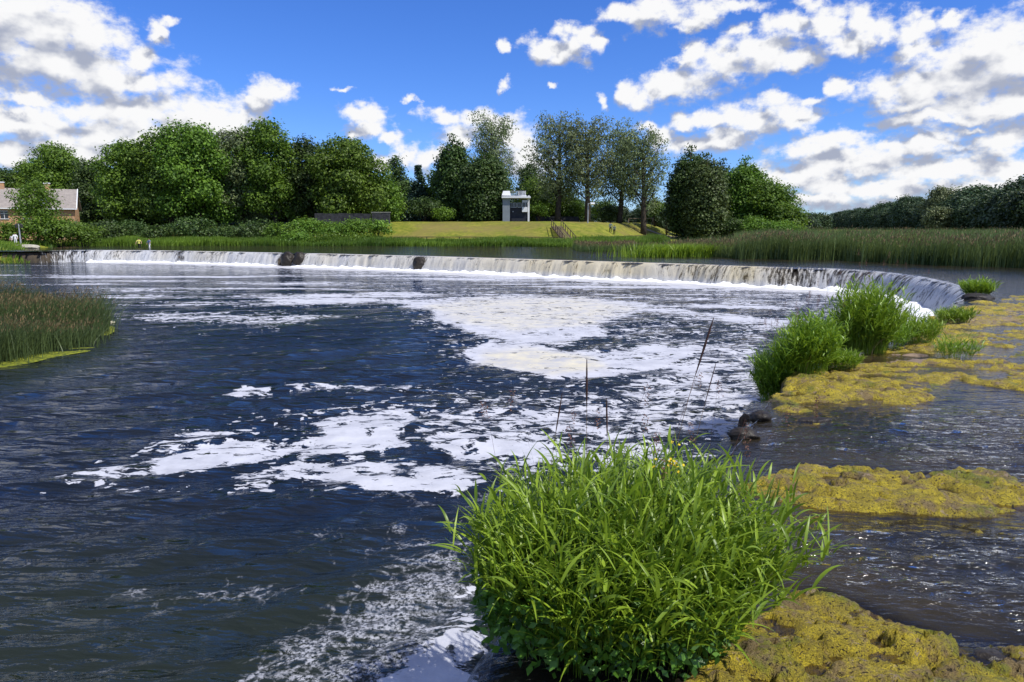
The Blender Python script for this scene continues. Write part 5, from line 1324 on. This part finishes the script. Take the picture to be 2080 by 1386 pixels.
# table and play frame
def table(px, py, Y):
    x = at(px, py, Y)[0]; z = float(ground_z(x, Y)); root = empty('picnic_table', (x, Y, z), R(20), label='red brown wooden picnic table at the right end of the lawn', cat='table')
    MB().box((0,0,.78), (2.0,.8,.07)).build('table_top', M_REDW, root)
    for s in (-1, 1):
        MB().box((0, s*.75, .46), (2.0, .28, .06)).build('bench_seat', M_REDW, root)
        MB().tube([(s*.75,-.7,0),(s*.75,-.25,.76)], .06, 4).tube([(s*.75,.7,0),(s*.75,.25,.76)], .06, 4).box((s*.75,0,.40),(.08,1.6,.1)).build('trestle', M_REDW, root)
table(1474, 470, 120)
def play(px, Y):
    x = at(px, 445, Y)[0]; z = float(ground_z(x, Y)); root = empty('swing_frame', (x, Y, z), 0, label='pale wooden play frame with sloping legs under the last willows', cat='play frame')
    MB().tube([(-2.6,0,1.75),(2.6,0,1.75)], .06, 8).build('top_beam', M_WOODL, root)
    for sx in (-2.4, 2.4):
        for sy in (-1, 1): MB().tube([(sx+sy*.5, sy*.9, 0), (sx, 0, 1.8)], .06, 8).build('leg', M_WOODL, root)
    for sx in (-1.2, 1.1):
        s_ = MB().box((sx, 0, .55), (.5,.2,.05)).build('swing_seat', M_DARKP, root)
        MB().tube([(sx-.22,0,.55),(sx-.22,0,1.72)], .015, 5).tube([(sx+.22,0,.55),(sx+.22,0,1.72)], .015, 5).build('chains', M_METAL, s_)
play(1302, 140)

# ------------------------------------------------------------------ people (one continuous skin each)
M_SKIN = plain('skin', (0.55,0.33,0.22), .6, .05); M_HAIR = plain('hair', (0.05,0.03,0.02), .8, .2)
def cloth(name, c): return plain(name, c, .85, .15, 8)
def person(loc, rz, H, shirt, trousers, label, pose='stand', arm=0.3):
    root = empty('person', loc, rz, label=label, cat='person')
    s = H/1.75
    J = {'pel':(0,0,.95),'sp':(0,0,1.18),'ch':(0,0,1.38),'nk':(0,0,1.50),'hd':(0,.01,1.62),'top':(0,0,1.72)}
    st = .16 if pose == 'wade' else .06; bend = .0
    for k, sx in (('l',-1),('r',1)):
        J['hip'+k] = (sx*.10,0,.90); J['kn'+k] = (sx*.11, -sx*st-.02, .50); J['an'+k] = (sx*.11, -sx*st*1.5+.02, .09); J['ft'+k] = (sx*.12, -sx*st*1.5-.16, .03)
        J['sh'+k] = (sx*.18,0,1.42); J['el'+k] = (sx*(.24+arm*.25), -.05-(.05 if k == 'l' else .1), 1.16); J['wr'+k] = (sx*(.24+arm*.30), -.16-arm*.4*(k == 'r'), .94+arm*.25*(k == 'r'))
        hx, hy, hz = J['wr'+k]
        J['pa'+k] = (hx, hy-.03, hz-.07)
        for f in range(4): J['f%d%s' % (f,k)] = (hx+(f-1.5)*.018, hy-.05, hz-.155+abs(f-1.5)*.008)
        J['th'+k] = (hx-sx*.05, hy-.06, hz-.10)
    E_ = [('pel','sp'),('sp','ch'),('ch','nk'),('nk','hd'),('hd','top')]
    for k in 'lr':
        E_ += [('pel','hip'+k),('hip'+k,'kn'+k),('kn'+k,'an'+k),('an'+k,'ft'+k),('ch','sh'+k),('sh'+k,'el'+k),('el'+k,'wr'+k),('wr'+k,'pa'+k),('pa'+k,'th'+k)]+[('pa'+k,'f%d%s' % (f,k)) for f in range(4)]
    rad = {'pel':.13,'sp':.12,'ch':.15,'nk':.055,'hd':.095,'top':.07,'hip':.095,'kn':.06,'an':.04,'ft':.035,'sh':.065,'el':.042,'wr':.028,'pa':.032,'th':.009,'f0':.009,'f1':.009,'f2':.009,'f3':.009}
    names = list(J); me = bpy.data.meshes.new('body'); me.from_pydata([tuple(c*s for c in J[n]) for n in names], [(names.index(a), names.index(b)) for a, b in E_], [])
    o = bpy.data.objects.new('body', me); COL.objects.link(o); o.parent = root
    sk = o.modifiers.new('skin', 'SKIN'); sb = o.modifiers.new('sub', 'SUBSURF'); sb.levels = 1; sb.render_levels = 2
    if not me.skin_vertices: me.attributes.new('x', 'FLOAT', 'POINT')
    return root, o, me, names, rad, s, trousers, shirt
def finish_person(args, bottomless=False):
    root, o, me, names, rad, s, trousers, shirt = args
    bpy.context.view_layer.objects.active = o
    if not me.skin_vertices:
        bm = bmesh.new(); bm.from_mesh(me); bm.verts.layers.skin.verify(); bm.to_mesh(me); bm.free()
    for i, n in enumerate(names):
        r = rad.get(n) or rad.get(n[:-1]) ; me.skin_vertices[0].data[i].radius = (r*s, r*s*(.75 if n in ('pel','sp','ch') else 1))
        me.skin_vertices[0].data[i].use_root = (n == 'pel')
    dg = bpy.context.evaluated_depsgraph_get(); ev = o.evaluated_get(dg); m2 = bpy.data.meshes.new_from_object(ev)
    o.modifiers.clear(); o.data = m2; m2.materials.clear(); m2.materials.append(M_SKIN)
    m2.polygons.foreach_set('use_smooth', np.ones(len(m2.polygons), bool))
    def shell(name, cond, mat, off):
        bm = bmesh.new(); bm.from_mesh(m2)
        bmesh.ops.delete(bm, geom=[f for f in bm.faces if not cond(f.calc_center_median()/s)], context='FACES')
        bm.normal_update()
        for v_ in bm.verts: v_.co += v_.normal*off
        me3 = bpy.data.meshes.new(name); bm.to_mesh(me3); bm.free(); me3.materials.append(mat); oo = bpy.data.objects.new(name, me3); COL.objects.link(oo); oo.parent = root
    shell('trousers', lambda c: .12 < c.z < 1.00 and abs(c.x) < .235, trousers, .014*s)
    shell('shirt', lambda c: .93 < c.z < 1.49 and (abs(c.x) < .30), shirt, .02*s)
    shell('hair', lambda c: c.z > 1.63 or (c.z > 1.56 and c.y > .03 and abs(c.x) < .12), M_HAIR, .014*s)
    MB().box((-.035*s,-.088*s,1.635*s),(.022*s,.012*s,.012*s)).box((.035*s,-.088*s,1.635*s),(.022*s,.012*s,.012*s)).build('eyes', M_HAIR, root)
    MB().box((0,-.098*s,1.61*s),(.02*s,.03*s,.035*s)).build('nose', M_SKIN, root)
sc_w = cloth('white_cloth', (.75,.75,.75)); sc_y = cloth('yellow_cloth', (.65,.62,.15)); sc_b = cloth('black_cloth', (.015,.015,.018)); sc_g = cloth('grey_green_cloth', (.14,.18,.15)); sc_bl = cloth('blue_cloth', (.16,.2,.32)); sc_t = cloth('tan_cloth', (.3,.24,.17))
def pz(px, py, z): return (*P(px, py, z), z)
def Pg(px, Y, dz=0): x = at(px, 460, Y)[0]; return (x, Y, float(ground_z(x, Y))+dz)
p = P(283, 503, 0); finish_person(person((p[0], p[1], -.32), R(20), 1.55, sc_y, sc_b, 'wading person in a yellow top and dark shorts above the falls', 'wade', .5))
p = P(304, 503, 0); finish_person(person((p[0], p[1], -.32), R(-15), 1.5, sc_bl, sc_w, 'wading person in a blue top and white trousers above the falls', 'wade', .3))
finish_person(person(Pg(28, 89.2), R(30), 1.6, sc_w, sc_w, 'person dressed in white by the left lamp post', 'stand', .2))
finish_person(person(Pg(20, 89.6), R(-30), 1.3, sc_w, sc_t, 'smaller person in a white top beside the person in white', 'stand', .4))
finish_person(person(Pg(1240, 118), R(10), 1.8, sc_g, sc_b, 'left one of the pair standing on the lawn in a grey green jacket', 'stand', .1))
finish_person(person(Pg(1248, 118), R(-10), 1.7, sc_g, sc_b, 'second standing person in dark trousers, right one of the pair on the lawn', 'stand', .1))
# pale stones at the left end of the crest
M_PALEST = plain('pale_stone', (0.45,0.42,0.34), .9, .4, 3, .05)
p = P(54, 499, 0); o = boulder((p[0], p[1]-4, .15), (1.0,.6,.45), M_PALEST, seed=21); tag(o, 'pale round stone on the left bank beside the lamp post', 'boulder')
p = P(75, 503, 0); o = boulder((p[0], p[1]-3, .1), (2.4,.9,.40), M_PALEST, seed=23); tag(o, 'long pale flat rock where the left bank meets the crest', 'boulder')
print('objects', len(bpy.data.objects))
